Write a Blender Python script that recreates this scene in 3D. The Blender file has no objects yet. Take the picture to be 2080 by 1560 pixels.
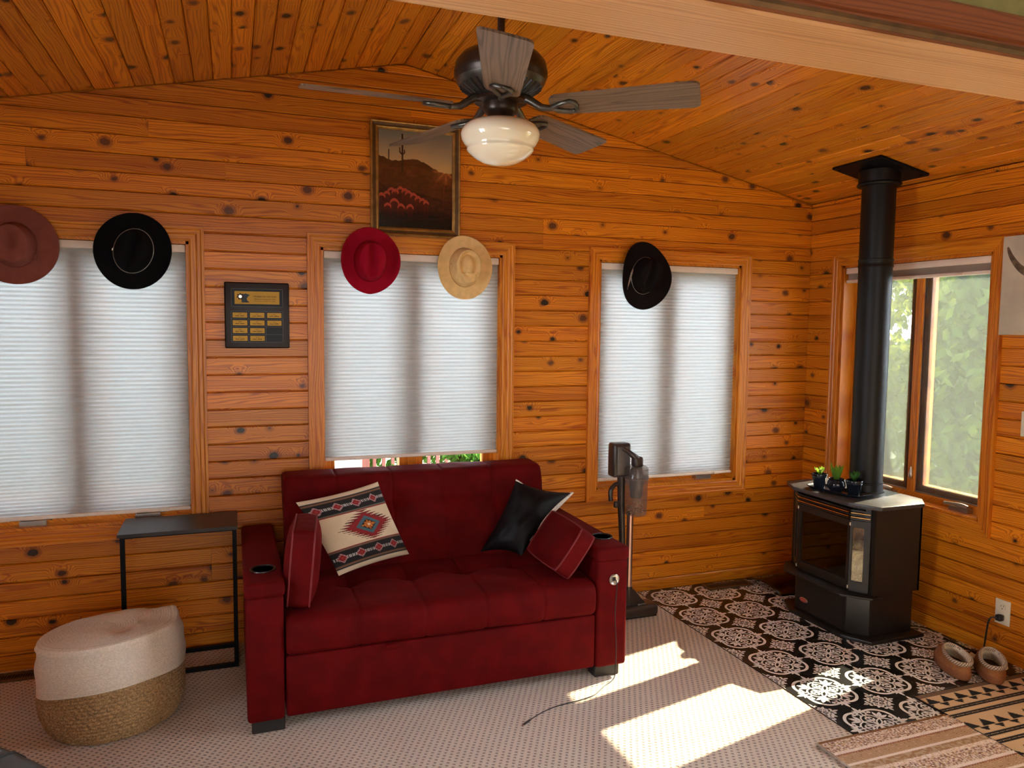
import bpy, bmesh, math, random
import numpy as np
from mathutils import Vector, Matrix, noise
random.seed(7)
rng = np.random.default_rng(7)
SC = bpy.context.scene
COL = SC.collection
pi = math.pi

# ------------------------------------------------------------------ camera
def look(yaw, pitch, roll):
    cy, sy, cp, sp = math.cos(yaw), math.sin(yaw), math.cos(pitch), math.sin(pitch)
    f = Vector((sy*cp, cy*cp, sp)); r = Vector((cy, -sy, 0)); u = r.cross(f)
    cr, sr = math.cos(roll), math.sin(roll)
    return cr*r + sr*u, -sr*r + cr*u, f
cam_d = bpy.data.cameras.new('camera'); cam = bpy.data.objects.new('camera', cam_d); COL.objects.link(cam)
_r, _u, _f = look(0.35387, -0.07552, 0.00998)
cam.matrix_world = Matrix(((_r.x, _u.x, -_f.x, -3.503), (_r.y, _u.y, -_f.y, -3.9538), (_r.z, _u.z, -_f.z, 1.5992), (0, 0, 0, 1)))
cam_d.sensor_fit = 'HORIZONTAL'; cam_d.sensor_width = 36; cam_d.lens = 36*1536.13/2080
cam_d.clip_start = 0.05
SC.camera = cam
# ------------------------------------------------------------------ sky, sun, exposure
W = bpy.data.worlds.new('sky'); SC.world = W; W.use_nodes = True
bg = W.node_tree.nodes['Background']
bg.inputs[0].default_value = (0.80, 0.90, 1.0, 1); bg.inputs[1].default_value = 3.0
sun_d = bpy.data.lights.new('sun', 'SUN'); sun = bpy.data.objects.new('sun', sun_d); COL.objects.link(sun)
sun_d.energy = 9.5; sun_d.angle = math.radians(0.6); sun_d.color = (1, 0.87, 0.58)
sun.rotation_euler = Vector((-1, -0.232, -0.835)).to_track_quat('-Z', 'Y').to_euler()
sun.location = (6, 1, 6)
def area(name, loc, size, sizey, direction, power, color=(1, 1, 1)):
    d = bpy.data.lights.new(name, 'AREA'); o = bpy.data.objects.new(name, d); COL.objects.link(o)
    d.shape = 'RECTANGLE'; d.size = size; d.size_y = sizey; d.energy = power; d.color = color
    o.location = loc; o.rotation_euler = Vector(direction).to_track_quat('-Z', 'Y').to_euler()
    return o
# added soft fill lamp behind the camera
area('rear_fill_light', (-3.2, -6.6, 1.3), 2.6, 1.9, (0.05, 1, -0.02), 9, (1.0, 0.97, 0.92))
vs = SC.view_settings
vs.view_transform = 'Standard'; vs.look = 'None'; vs.gamma = 1; vs.exposure = 3.15; vs.use_curve_mapping = False

# ------------------------------------------------------------------ node helpers
class NT:
    def __init__(s, name):
        s.m = bpy.data.materials.new(name); s.m.use_nodes = True
        s.t = s.m.node_tree; s.n = s.t.nodes; s.b = s.n['Principled BSDF']; s.out = s.n['Material Output']
    def N(s, kind, **kw):
        n = s.n.new(kind)
        for k, v in kw.items(): setattr(n, k, v)
        return n
    def L(s, a, b): s.t.links.new(a, b)
    def _in(s, sock, v):
        if isinstance(v, bpy.types.NodeSocket): s.L(v, sock)
        elif v is not None:
            if sock.type == 'RGBA' and len(v) == 3: v = (*v, 1)
            sock.default_value = v
    def math(s, op, a, b=None, c=None, clamp=False):
        n = s.N('ShaderNodeMath', operation=op, use_clamp=clamp)
        for i, v in enumerate((a, b, c)):
            if v is not None: s._in(n.inputs[i], v)
        return n.outputs[0]
    def mix(s, f, a, b, mode='MIX'):
        n = s.N('ShaderNodeMix', data_type='RGBA', blend_type=mode)
        s._in(n.inputs[0], f); s._in(n.inputs[6], a); s._in(n.inputs[7], b)
        return n.outputs[2]
    def ss(s, v, a, b, lo=0.0, hi=1.0):
        n = s.N('ShaderNodeMapRange', interpolation_type='SMOOTHSTEP')
        s._in(n.inputs[0], v); n.inputs[1].default_value = a; n.inputs[2].default_value = b
        n.inputs[3].default_value = lo; n.inputs[4].default_value = hi
        return n.outputs[0]
    def noise(s, vec, scale, detail=3, rough=.55):
        n = s.N('ShaderNodeTexNoise'); n.inputs['Scale'].default_value = scale
        n.inputs['Detail'].default_value = detail; n.inputs['Roughness'].default_value = rough
        s.L(vec, n.inputs['Vector']); return n.outputs[0]
    def comb(s, x, y, z=0.0):
        n = s.N('ShaderNodeCombineXYZ')
        for i, v in enumerate((x, y, z)): s._in(n.inputs[i], v)
        return n.outputs[0]
    def coord(s, which='Object'):
        return s.N('ShaderNodeTexCoord').outputs[which]
    def sep(s, v):
        n = s.N('ShaderNodeSeparateXYZ'); s.L(v, n.inputs[0]); return n.outputs
    def bump(s, h, strength=.3, dist=.002):
        n = s.N('ShaderNodeBump'); n.inputs['Strength'].default_value = strength; n.inputs['Distance'].default_value = dist
        s.L(h, n.inputs['Height']); s.L(n.outputs[0], s.b.inputs['Normal'])
    def set(s, col=None, rough=None, metal=None, **kw):
        if col is not None: s._in(s.b.inputs['Base Color'], col)
        if rough is not None: s._in(s.b.inputs['Roughness'], rough)
        if metal is not None: s._in(s.b.inputs['Metallic'], metal)
        for k, v in kw.items(): s._in(s.b.inputs[k], v)

def plain(name, col, rough=.5, metal=0.0, var=.12, scale=30, bump=0.0, **kw):
    m = NT(name); co = m.coord()
    f = m.noise(co, scale, 3)
    c = m.mix(m.ss(f, .3, .7), tuple(x*(1-var) for x in col), tuple(min(1, x*(1+var)) for x in col))
    m.set(c, rough, metal, **kw)
    if bump: m.bump(f, bump)
    return m.m

def pine(name, light, dark, knot, knots=True, vary=.16, rough=.36, lines=95):
    m = NT(name)
    u, v, _ = m.sep(m.coord('UV'))
    if knots:
        vo = m.N('ShaderNodeTexVoronoi', voronoi_dimensions='2D'); vo.inputs['Scale'].default_value = 1; vo.inputs['Randomness'].default_value = 1
        wob = m.noise(m.comb(m.math('MULTIPLY', u, 40), m.math('MULTIPLY', v, 40)), 1, 2)
        m.L(m.comb(m.math('MULTIPLY', u, 5.0), m.math('MULTIPLY', v, 6.4)), vo.inputs['Vector'])
        cx, cy, _z = m.sep(vo.outputs['Color'])
        d = m.math('ADD', vo.outputs['Distance'], m.math('MULTIPLY', m.math('SUBTRACT', wob, .5), .085))
        rad = m.ss(cx, .40, 1.0, 0.015, .135)
        present = m.math('GREATER_THAN', cx, .50)
        core = m.math('MULTIPLY', m.ss(m.math('DIVIDE', d, m.math('MAXIMUM', rad, .001)), 1.0, .68), present)
        halo = m.math('MULTIPLY', m.ss(d, .17, .03), present)
        bumpk = m.math('MULTIPLY', m.ss(d, .36, .0), present)
    n1 = m.noise(m.comb(m.math('MULTIPLY', u, 1.1), m.math('MULTIPLY', v, 13)), 1, 2)
    g = m.math('ADD', m.math('MULTIPLY', v, lines), m.math('MULTIPLY', n1, 9.0))
    if knots: g = m.math('ADD', g, m.math('MULTIPLY', bumpk, 5.0))
    band = m.math('ADD', m.math('MULTIPLY', m.math('SINE', m.math('MULTIPLY', g, 2*pi)), .5), .5)
    band = m.math('POWER', band, 2.2)
    fine = m.noise(m.comb(m.math('MULTIPLY', u, 6), m.math('MULTIPLY', v, 420)), 1, 2)
    broad = m.noise(m.comb(m.math('MULTIPLY', u, .8), m.math('MULTIPLY', v, 24)), 1, 2)
    f = m.math('ADD', m.math('MULTIPLY', band, .74), m.math('MULTIPLY', m.math('SUBTRACT', fine, .5), .6))
    f = m.math('ADD', f, m.ss(broad, .52, .74, 0, .45))
    streak = m.noise(m.comb(m.math('MULTIPLY', u, .45), m.math('MULTIPLY', v, 34)), 1, 3)
    f = m.math('ADD', f, m.ss(streak, .60, .72, 0, .55), clamp=True)
    c = m.mix(f, light, dark)
    if knots:
        c = m.mix(m.math('MULTIPLY', halo, .6), c, tuple(x*.55 for x in dark))
        c = m.mix(core, c, m.mix(m.ss(cy, .2, .8), knot, (.13, .035, .010)))
        ringk = m.math('MULTIPLY', m.math('MULTIPLY', m.ss(m.math('DIVIDE', d, m.math('MAXIMUM', rad, .001)), 1.55, 1.15), m.math('SUBTRACT', 1.0, core)), present)
        c = m.mix(m.math('MULTIPLY', ringk, .55), c, (.20, .045, .006))
    oi = m.N('ShaderNodeObjectInfo')
    tone = m.N('ShaderNodeHueSaturation')
    m._in(tone.inputs['Value'], m.ss(oi.outputs['Random'], 0, 1, 1-vary, 1+vary))
    m._in(tone.inputs['Hue'], m.math('ADD', .497, m.math('MULTIPLY', m.math('FRACT', m.math('MULTIPLY', oi.outputs['Random'], 7.3)), .007)))
    m.L(c, tone.inputs['Color'])
    m.set(tone.outputs[0], rough)
    m.b.inputs['Specular IOR Level'].default_value = .45
    m.bump(f, .12, .0008)
    return m.m

def attr_mat(name, rough=.9, bump_scale=300, bump=.4, weave=.35):
    m = NT(name)
    a = m.N('ShaderNodeVertexColor', layer_name='Col')
    f = m.noise(m.coord(), bump_scale, 3)
    c = m.mix(weave, a.outputs[0], m.mix(f, (.35, .35, .35), (1, 1, 1)), 'MULTIPLY')
    m.set(c, rough)
    if bump: m.bump(f, bump, .003)
    return m.m

def glass_mat(name, tint=(1, 1, 1), gloss=.08):
    m = NT(name)
    t = m.N('ShaderNodeBsdfTransparent'); t.inputs[0].default_value = (*tint, 1)
    g = m.N('ShaderNodeBsdfGlossy'); g.inputs['Roughness'].default_value = .02
    fr = m.N('ShaderNodeFresnel'); fr.inputs[0].default_value = 1.45
    mx = m.N('ShaderNodeMixShader')
    m.L(m.math('ADD', fr.outputs[0], gloss-.04, clamp=True), mx.inputs[0])
    m.L(t.outputs[0], mx.inputs[1]); m.L(g.outputs[0], mx.inputs[2]); m.L(mx.outputs[0], m.out.inputs[0])
    return m.m

def translucent_mat(name, col, trans, tcol, noise_scale=60, amount=.2):
    m = NT(name)
    f = m.noise(m.coord(), noise_scale, 3)
    c = m.mix(m.ss(f, .3, .7), tuple(x*(1-amount) for x in tcol), tcol)
    d = m.N('ShaderNodeBsdfDiffuse'); d.inputs[0].default_value = (*col, 1)
    t = m.N('ShaderNodeBsdfTranslucent'); m.L(c, t.inputs[0])
    mx = m.N('ShaderNodeMixShader'); mx.inputs[0].default_value = trans
    m.L(d.outputs[0], mx.inputs[1]); m.L(t.outputs[0], mx.inputs[2]); m.L(mx.outputs[0], m.out.inputs[0])
    return m.m

# ------------------------------------------------------------------ materials
PINE = pine('knotty_pine', (.70, .228, .009), (.34, .062, .0020), (.022, .010, .005))
PINE_C = pine('knotty_pine_ceiling', (.72, .250, .012), (.36, .070, .0024), (.022, .010, .005), lines=80)
TRIM = pine('pine_trim', (.66, .22, .011), (.41, .092, .0033), (.04, .012, .005), knots=False, vary=.06, lines=60)
OAK = pine('red_oak', (.64, .35, .14), (.46, .22, .075), (.1, .04, .02), knots=False, vary=.03, lines=130, rough=.4)
OAKSHADE = pine('shaded_casing', (.20, .050, .014), (.12, .024, .007), (.1, .04, .02), knots=False, vary=.03, lines=120, rough=.4)  # darker copy of the oak, shadow on the casing put into its colour
BLADE = pine('walnut_laminate', (.21, .130, .078), (.085, .048, .027), (.05, .03, .02), knots=False, vary=.04, lines=60, rough=.45)
TABLETOP = pine('dark_laminate', (.030, .018, .013), (.014, .008, .006), (.02, .01, .01), knots=False, vary=0, lines=60, rough=.38)
DRYWALL = plain('white_paint', (.62, .60, .54), .8)
GREENWALL = plain('olive_paint', (.20, .17, .05), .8)
VELVET = NT('red_velvet')
_co = VELVET.coord(); _n = VELVET.noise(_co, 9, 4); _n2 = VELVET.noise(_co, 900, 2)
VELVET.set(VELVET.mix(VELVET.ss(_n, .35, .7), (.080, .0006, .0011), (.112, .0010, .0016)), .75)
VELVET.b.inputs['Sheen Weight'].default_value = .10; VELVET.b.inputs['Sheen Roughness'].default_value = .4
VELVET.b.inputs['Sheen Tint'].default_value = (.8, .05, .05, 1); VELVET.b.inputs['Specular IOR Level'].default_value = .1
VELVET.bump(_n2, .25, .001); VELVET = VELVET.m
PIPING = plain('red_piping', (.17, .008, .010), .7)
BLACKPL = plain('black_plastic', (.012, .012, .013), .35)
BLACKWOOD = plain('black_stained_wood', (.012, .010, .010), .5)
BLACKMET = plain('black_powder_coat', (.005, .005, .006), .45, **{'Specular IOR Level': .12})
STOVE = plain('stove_charcoal_paint', (.010, .0078, .0066), .40, var=.06)
STOVETOP = plain('stove_top_paint', (.036, .034, .036), .36, var=.06)
STOVEIN = plain('firebox_lining', (.70, .46, .24), .8, var=.4)
PIPE = plain('flue_black', (.0045, .004, .0035), .46, var=.05, **{'Specular IOR Level': .3})
BRASS = plain('brass', (.75, .48, .18), .28, 1.0, var=.05)
GOLDPL = plain('brushed_gold_plate', (.22, .115, .024), .4, 1.0, var=.08, scale=8)
GOLDFR = plain('antique_gold_leaf', (.42, .25, .07), .38, .8, var=.25, scale=25)
GOLDDK = plain('dark_bronze_gilt', (.11, .055, .018), .45, .5, var=.25, scale=25)
CHROME = plain('chrome', (.62, .62, .62), .18, 1.0, var=.03)
SILVER = plain('satin_nickel', (.50, .48, .45), .32, 1.0, var=.05)
BRONZE = plain('oil_rubbed_bronze', (.045, .028, .020), .35, .6, var=.15)
BRONZE_L = plain('pale_bronze', (.12, .105, .085), .32, .75, var=.2)  # paler copy of the bronze; light on the lower fan housing is in its colour
OPAL = NT('opal_glass'); OPAL.set((.92, .80, .58), .08); OPAL.b.inputs['Coat Weight'].default_value = .6
OPAL.b.inputs['Subsurface Weight'].default_value = .25; OPAL.b.inputs['Subsurface Radius'].default_value = (.05, .04, .03); OPAL = OPAL.m
GLASS = glass_mat('window_glass')
STOVEGLASS = glass_mat('stove_glass', (.9, .85, .78), .07)
def bin_mat():
    m = NT('smoked_bin'); t = m.N('ShaderNodeBsdfTransparent'); t.inputs[0].default_value = (.9, .86, .83, 1)
    p = m.b; m.set((.16, .13, .12), .12); mx = m.N('ShaderNodeMixShader'); mx.inputs[0].default_value = .38
    m.L(t.outputs[0], mx.inputs[1]); m.L(p.outputs[0], mx.inputs[2]); m.L(mx.outputs[0], m.out.inputs[0]); return m.m
BINGLASS = bin_mat()
def screen_mat():
    m = NT('insect_screen'); co = m.coord()
    f = m.noise(co, 420, 2); f2 = m.noise(co, 5, 2)
    t = m.N('ShaderNodeBsdfTransparent'); d = m.N('ShaderNodeBsdfDiffuse'); d.inputs[0].default_value = (.20, .22, .21, 1)
    tr = m.N('ShaderNodeBsdfTranslucent'); tr.inputs[0].default_value = (.046, .052, .048, 1)
    ad = m.N('ShaderNodeMixShader'); ad.inputs[0].default_value = .6
    m.L(d.outputs[0], ad.inputs[1]); m.L(tr.outputs[0], ad.inputs[2])
    mx = m.N('ShaderNodeMixShader'); m.L(m.math('ADD', m.ss(f, .38, .66, .24, .62), m.ss(f2, .3, .8, 0, .08)), mx.inputs[0])
    m.L(t.outputs[0], mx.inputs[1]); m.L(ad.outputs[0], mx.inputs[2]); m.L(mx.outputs[0], m.out.inputs[0])
    return m.m
SCREEN = screen_mat()
SHADE = translucent_mat('pleated_shade_fabric', (.74, .72, .68), .5, (.245, .258, .258), 45, .09)
RAIL = plain('shade_rail_white', (.78, .66, .55), .5, var=.03)
WHITEPL = plain('ivory_plastic', (.72, .66, .52), .4, var=.03)
def carpet():
    m = NT('berber_carpet'); x, y, _ = m.sep(m.coord())
    a = m.math('MULTIPLY', m.math('ADD', x, m.math('MULTIPLY', y, .28)), 1/.027)
    row = m.math('MULTIPLY', y, 1/.0165)
    fl = m.math('FLOOR', row)
    ax = m.math('ADD', a, m.math('MULTIPLY', fl, .5))
    du = m.math('ABSOLUTE', m.math('SUBTRACT', m.math('FRACT', ax), .5))
    dv = m.math('ABSOLUTE', m.math('SUBTRACT', m.math('FRACT', row), .5))
    jit = m.noise(m.coord(), 160, 2)
    dd = m.math('ADD', m.math('ADD', m.math('MULTIPLY', du, 1.6), m.math('MULTIPLY', dv, 1.25)), m.math('MULTIPLY', m.math('SUBTRACT', jit, .5), .7))
    pit = m.ss(dd, .56, .26)
    loop = m.noise(m.coord(), 330, 2)
    base = m.mix(m.ss(loop, .3, .7), (.66, .545, .45), (.82, .71, .60))
    big = m.noise(m.coord(), 2.5, 3)
    base = m.mix(m.ss(big, .35, .7, 0, .25), base, (.55, .45, .40))
    m.set(m.mix(m.math('MULTIPLY', pit, .8), base, (.17, .14, .12)), .95)
    m.b.inputs['Sheen Weight'].default_value = .1
    h = m.math('SUBTRACT', loop, m.math('MULTIPLY', pit, 1.3))
    m.bump(h, .7, .004); return m.m
CARPET = carpet()
VINYL_B = plain('vinyl_black', (.010, .0095, .010), .28, var=.15, scale=400)
VINYL_W = plain('vinyl_white_print', (.86, .84, .82), .36, var=.06, scale=300)
WEAVE = attr_mat('woven_wool', .95, 420, .5)
PRINT = attr_mat('photo_print', .25, 50, 0, .05)
CREAMKNIT = plain('cotton_rope', (.76, .67, .57), .95, var=.10, scale=140, bump=.3)
JUTE = plain('jute_braid', (.36, .225, .105), .95, var=.45, scale=160, bump=.4)
LEATHER = plain('dark_leather', (.030, .024, .020), .42, var=.25, scale=90, bump=.15)
COWHIDE = plain('black_cowhide', (.005, .003, .0035), .48, var=.4, scale=60, bump=.1, **{'Specular IOR Level': .12})
CREAMFAB = plain('cream_canvas', (.62, .56, .46), .9, var=.15, scale=80)
FELT_PINK = plain('dusty_rose_felt', (.20, .058, .042), .9, var=.06, **{'Specular IOR Level': .12})
FELT_BLACK = plain('black_felt', (.004, .004, .005), .95, var=.1, **{'Specular IOR Level': .12})
FELT_RED = plain('crimson_felt', (.29, .0022, .015), .85, var=.05, **{'Specular IOR Level': .12})
FELT_TAN = plain('tan_straw', (.72, .47, .19), .8, var=.08)
FELT_BROWN = plain('near_black_brown_felt', (.008, .005, .005), .9, var=.1, **{'Specular IOR Level': .12})
BANDDARK = plain('dark_hat_band', (.02, .008, .008), .6)
CUP = plain('cup_black', (.004, .004, .005), .25, **{'Specular IOR Level': .12})
TERRA = plain('glazed_navy_pot', (.008, .012, .020), .12, var=.1)
SOIL = plain('potting_soil', (.03, .018, .010), 1.0, var=.5, scale=200)
LEAFG = translucent_mat('succulent_leaf', (.10, .22, .03), .4, (.35, .55, .05), 40, .3)
LEAFD = translucent_mat('dark_leaf', (.03, .09, .02), .3, (.10, .25, .04), 40, .3)
PETAL = translucent_mat('white_petal', (.7, .62, .6), .4, (.8, .7, .7), 40, .1)
SUEDE = plain('chestnut_suede', (.30, .115, .035), .9, var=.12, scale=60, bump=.1)
SOLE = plain('tan_rubber_sole', (.25, .085, .028), .6, var=.08)
FLEECE = plain('cream_fleece', (.72, .58, .42), 1.0, var=.25, scale=220, bump=.6)
INSOLE = plain('dark_insole', (.055, .018, .007), 1.0, var=.2)
BRAID = attr_mat('braided_collar', .9, 500, .3)
PLAQUE = plain('dark_cherry_wood', (.009, .0025, .002), .45, var=.2, scale=20)
PLAQUEBK = plain('plaque_black', (.006, .006, .008), .3, **{'Specular IOR Level': .12})
INK = plain('engraved_ink', (.035, .012, .004), .6)
INKBLUE = plain('navy_ink', (.010, .022, .045), .5)
INKLINE = plain('silver_line', (.10, .085, .08), .4)
CANVAS = plain('beige_canvas', (.56, .50, .38), .85, var=.10, scale=7)
HORN = plain('horn_print', (.13, .09, .05), .7, var=.5, scale=30)
LOG = plain('ceramic_log', (.85, .60, .34), .95, var=.6, scale=18, bump=.5)
EMBER = plain('ember_rock', (.5, .3, .17), .95, var=.7, scale=60)
REDBADGE = plain('red_enamel', (.5, .05, .04), .3)
VACDARK = plain('vacuum_bronze_plastic', (.035, .024, .022), .3)
VACGREY = plain('vacuum_grey_plastic', (.10, .085, .08), .4)
VACPINK = plain('rose_tube', (.55, .36, .32), .25, .9, var=.03)
VENTBRN = plain('brown_register', (.13, .075, .04), .5, .3)
TINT = glass_mat('tinted_deflector', (.62, .50, .40), .1)
SIDING = plain('pale_siding', (.085, .10, .085), .7)
POSTW = plain('white_post', (.16, .155, .14), .7)
REDDECK = plain('redwood_stain', (.13, .04, .03), .8)
GRASS = plain('lawn', (.045, .065, .02), 1.0, var=.4, scale=9)
BARK = plain('bark', (.08, .055, .035), 1.0, var=.4, scale=30)
FOL1 = translucent_mat('tree_leaf', (.05, .085, .022), .5, (.24, .29, .035), 3, .6)
FOL2 = translucent_mat('shrub_leaf', (.025, .07, .01), .4, (.06, .13, .02), 6, .5)

# ------------------------------------------------------------------ mesh helpers
class M:
    def __init__(s): s.v = []; s.f = []; s.mi = []; s.uv = []; s.hasuv = False
    def add(s, vs, fs, m=0, uvs=None):
        b = len(s.v); s.v += [tuple(x) for x in vs]
        for f in fs:
            s.f.append(tuple(i+b for i in f)); s.mi.append(m)
        if uvs: s.hasuv = True
        s.uv += list(uvs) if uvs else [(x[0]*.7+x[1], x[2]) for x in vs]
        return s
    def box(s, x0, x1, y0, y1, z0, z1, m=0):
        x0, x1 = sorted((x0, x1)); y0, y1 = sorted((y0, y1)); z0, z1 = sorted((z0, z1))
        vs = [(x, y, z) for z in (z0, z1) for y in (y0, y1) for x in (x0, x1)]
        return s.add(vs, [(0, 2, 3, 1), (4, 5, 7, 6), (0, 1, 5, 4), (2, 6, 7, 3), (0, 4, 6, 2), (1, 3, 7, 5)], m)
    def rbox(s, x0, x1, y0, y1, z0, z1, r=.01, seg=3, m=0, mat=None):
        bm = bmesh.new(); bmesh.ops.create_cube(bm, size=1)
        for v in bm.verts: v.co = Vector(((x0+x1)/2+v.co.x*abs(x1-x0), (y0+y1)/2+v.co.y*abs(y1-y0), (z0+z1)/2+v.co.z*abs(z1-z0)))
        r = min(r, .49*min(abs(x1-x0), abs(y1-y0), abs(z1-z0)))
        bmesh.ops.bevel(bm, geom=bm.edges[:], offset=r, segments=seg, profile=.5, affect='EDGES')
        bm.verts.index_update(); s.bm(bm, m, mat); bm.free(); return s
    def bm(s, bm, m=0, mat=None):
        bm.verts.index_update()
        s.add([(mat @ v.co if mat else v.co) for v in bm.verts], [[v.index for v in f.verts] for f in bm.faces], m)
    def lathe(s, prof, n=32, c=(0, 0, 0), m=0, mat=None, ax=None):
        vs = []; fs = []
        for r, z in prof:
            for i in range(n):
                a = 2*pi*i/n; p = Vector((r*math.cos(a), r*math.sin(a), z))
                if mat: p = mat @ p
                vs.append(p+Vector(c))
        k = len(prof)
        for j in range(k-1):
            for i in range(n):
                a, b = j*n+i, j*n+(i+1) % n
                fs.append((a, b, b+n, a+n))
        if prof[0][0] > 1e-6: fs.append(tuple(range(n))[::-1])
        if prof[-1][0] > 1e-6: fs.append(tuple((k-1)*n+i for i in range(n)))
        return s.add(vs, fs, m)
    def tube(s, pts, r, n=8, m=0, closed=False, caps=True):
        pts = [Vector(p) for p in pts]; k = len(pts); vs = []; fs = []
        rr = r if hasattr(r, '__len__') else [r]*k
        prev = None
        for i, p in enumerate(pts):
            if closed: t = pts[(i+1) % k]-pts[i-1]
            else: t = pts[min(i+1, k-1)]-pts[max(i-1, 0)]
            t.normalize()
            if prev is None:
                a = Vector((0, 0, 1)) if abs(t.z) < .9 else Vector((1, 0, 0))
                nx = t.cross(a).normalized()
            else:
                nx = (prev - t*prev.dot(t)).normalized()
            prev = nx; ny = t.cross(nx)
            for j in range(n):
                a = 2*pi*j/n; vs.append(p+(nx*math.cos(a)+ny*math.sin(a))*rr[i])
        for i in range(k if closed else k-1):
            for j in range(n):
                a, b = i*n+j, i*n+(j+1) % n; c2 = ((i+1) % k)*n
                fs.append((a, b, c2+(j+1) % n, c2+j))
        if not closed and caps: fs += [tuple(range(n))[::-1], tuple((k-1)*n+j for j in range(n))]
        return s.add(vs, fs, m)
    def prism(s, poly, z0, z1, m=0, f=None):
        n = len(poly); f = f or (lambda a, b, z: (a, b, z))
        vs = [f(a, b, z0) for a, b in poly]+[f(a, b, z1) for a, b in poly]
        fs = [tuple(range(n))[::-1], tuple(range(n, 2*n))]+[(i, (i+1) % n, n+(i+1) % n, n+i) for i in range(n)]
        return s.add(vs, fs, m)
    def grid(s, nu, nv, fn, m=0, wrapu=False, uv=None):
        vs = [fn(i/(nu if wrapu else nu-1), j/(nv-1)) for j in range(nv) for i in range(nu)]
        fs = []
        for j in range(nv-1):
            for i in range(nu if wrapu else nu-1):
                a, b = j*nu+i, j*nu+(i+1) % nu
                fs.append((a, b, b+nu, a+nu))
        return s.add(vs, fs, m, uv)
OFF = {}
def make(name, mb, mats, parent=None, smooth=None, loc=(0, 0, 0), kind=None, label=None, cat=None, group=None, cols=None, recalc=True):
    if not isinstance(mats, (list, tuple)): mats = [mats]
    base = OFF[parent.name] if parent else Vector(loc)
    me = bpy.data.meshes.new(name)
    me.from_pydata([(v[0]-base.x, v[1]-base.y, v[2]-base.z) for v in mb.v], [], mb.f)
    for m in mats: me.materials.append(m)
    if len(mats) > 1: me.polygons.foreach_set('material_index', mb.mi)
    if cols is not None:
        at = me.color_attributes.new('Col', 'FLOAT_COLOR', 'POINT')
        c = np.ones((len(mb.v), 4), np.float32); c[:, :3] = np.asarray(cols, np.float32)[:, :3]; at.data.foreach_set('color', c.ravel())
    ul = me.uv_layers.new(name='UVMap')
    li = np.empty(len(me.loops), np.int32); me.loops.foreach_get('vertex_index', li)
    ul.data.foreach_set('uv', np.asarray(mb.uv, np.float32)[li].ravel())
    if recalc and len(mb.f) < 60000:
        bm = bmesh.new(); bm.from_mesh(me); bmesh.ops.recalc_face_normals(bm, faces=bm.faces[:]); bm.to_mesh(me); bm.free()
    if smooth is not None:
        me.polygons.foreach_set('use_smooth', [True]*len(me.polygons))
        if smooth < 180: me.set_sharp_from_angle(angle=math.radians(smooth))
    o = bpy.data.objects.new(name, me); COL.objects.link(o)
    if parent: o.parent = parent
    else: o.location = base
    OFF[o.name] = base
    tag(o, label, cat, group, kind)
    return o
def tag(o, label=None, cat=None, group=None, kind=None):
    for k, v in (('label', label), ('category', cat), ('group', group), ('kind', kind)):
        if v: o[k] = v
def root(name, loc, label, cat, group=None, kind=None):
    o = bpy.data.objects.new(name, None); COL.objects.link(o); o.location = loc; o.empty_display_size = .05
    OFF[o.name] = Vector(loc); tag(o, label, cat, group, kind); return o
def rot(axis, deg, c=(0, 0, 0)):
    return Matrix.Translation(Vector(c)) @ Matrix.Rotation(math.radians(deg), 4, axis) @ Matrix.Translation(-Vector(c))
def move(mb, mat):
    mb.v = [tuple(mat @ Vector(v)) for v in mb.v]; return mb

# ================================================================== ROOM SHELL
HE, XL, XR, YP = 2.40, -5.294, 0.0, -2.87      # eave height, side walls, partition face
SL = 0.2055                                       # roof slope
RX = -2.647; RZ = HE+SL*-RX
P0, PW = 0.065, 0.0856                            # first groove height, plank width
WIN = {1: (-4.675, -3.692), 2: (-3.080, -2.106), 3: (-1.512, -0.532)}   # window openings along the back wall
WZ0, WZ1 = 0.645, 1.990
RWIN = (-1.262, -0.283); RWIN2 = (-2.800, -1.950)                            # opening in the right wall (y range)
def uvoff(): return random.uniform(0, 60), random.uniform(0, 60)
def plank(parent, s0, s1, t0, t1, fr, mat, th=.016, c=.0070, g=.0010):
    ou, ov = uvoff()
    prof = [(t0+g, -th), (t0+g, -c*.8), (t0+c, 0), (t1-c*.6, 0), (t1-g, -c*.8), (t1-g, -th)]
    f0 = s0 if callable(s0) else (lambda t: s0); f1 = s1 if callable(s1) else (lambda t: s1)
    vs = []; uv = []
    for e in (f0, f1):
        for t, n in prof: vs.append(fr(e(t), t, n)); uv.append((e(t)+ou, t+ov))
    fs = [(i, (i+1) % 6, 6+(i+1) % 6, 6+i) for i in range(6)]+[tuple(range(6))[::-1], tuple(range(6, 12))]
    mb = M(); mb.add(vs, fs, 0, uv)
    return make('plank', mb, mat, parent)

# ---- back wall
sh = M()
TH0, TH1 = .016, .16
edges = [XL-.2]+[e for w in (1, 2, 3) for e in WIN[w]]+[.2]
for a, b in zip(edges[::2], edges[1::2]): sh.box(a, b, TH0, TH1, 0, HE)
for w in WIN.values():
    sh.box(w[0], w[1], TH0, TH1, 0, WZ0); sh.box(w[0], w[1], TH0, TH1, WZ1, HE)
sh.prism([(XL-.2, HE), (.2, HE), (RX, RZ+.15)], TH0, TH1, f=lambda a, b, z: (a, z, b))
wall_back = make('wall_back', sh, PINE, kind='structure')
frB = lambda s, t, n: (s, -n, t)
joints = [(-3.853, 2.47), (-3.853, 2.55), (-3.524, 2.34), (-1.866, 2.15), (-1.866, 2.08), (-1.334, 2.50), (-1.334, 2.43), (-2.615, 2.68), (-3.62, .43), (-3.62, .37), (-4.35, 2.3), (-2.2, .3), (-4.2, .2), (-.75, .45)]
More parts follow.
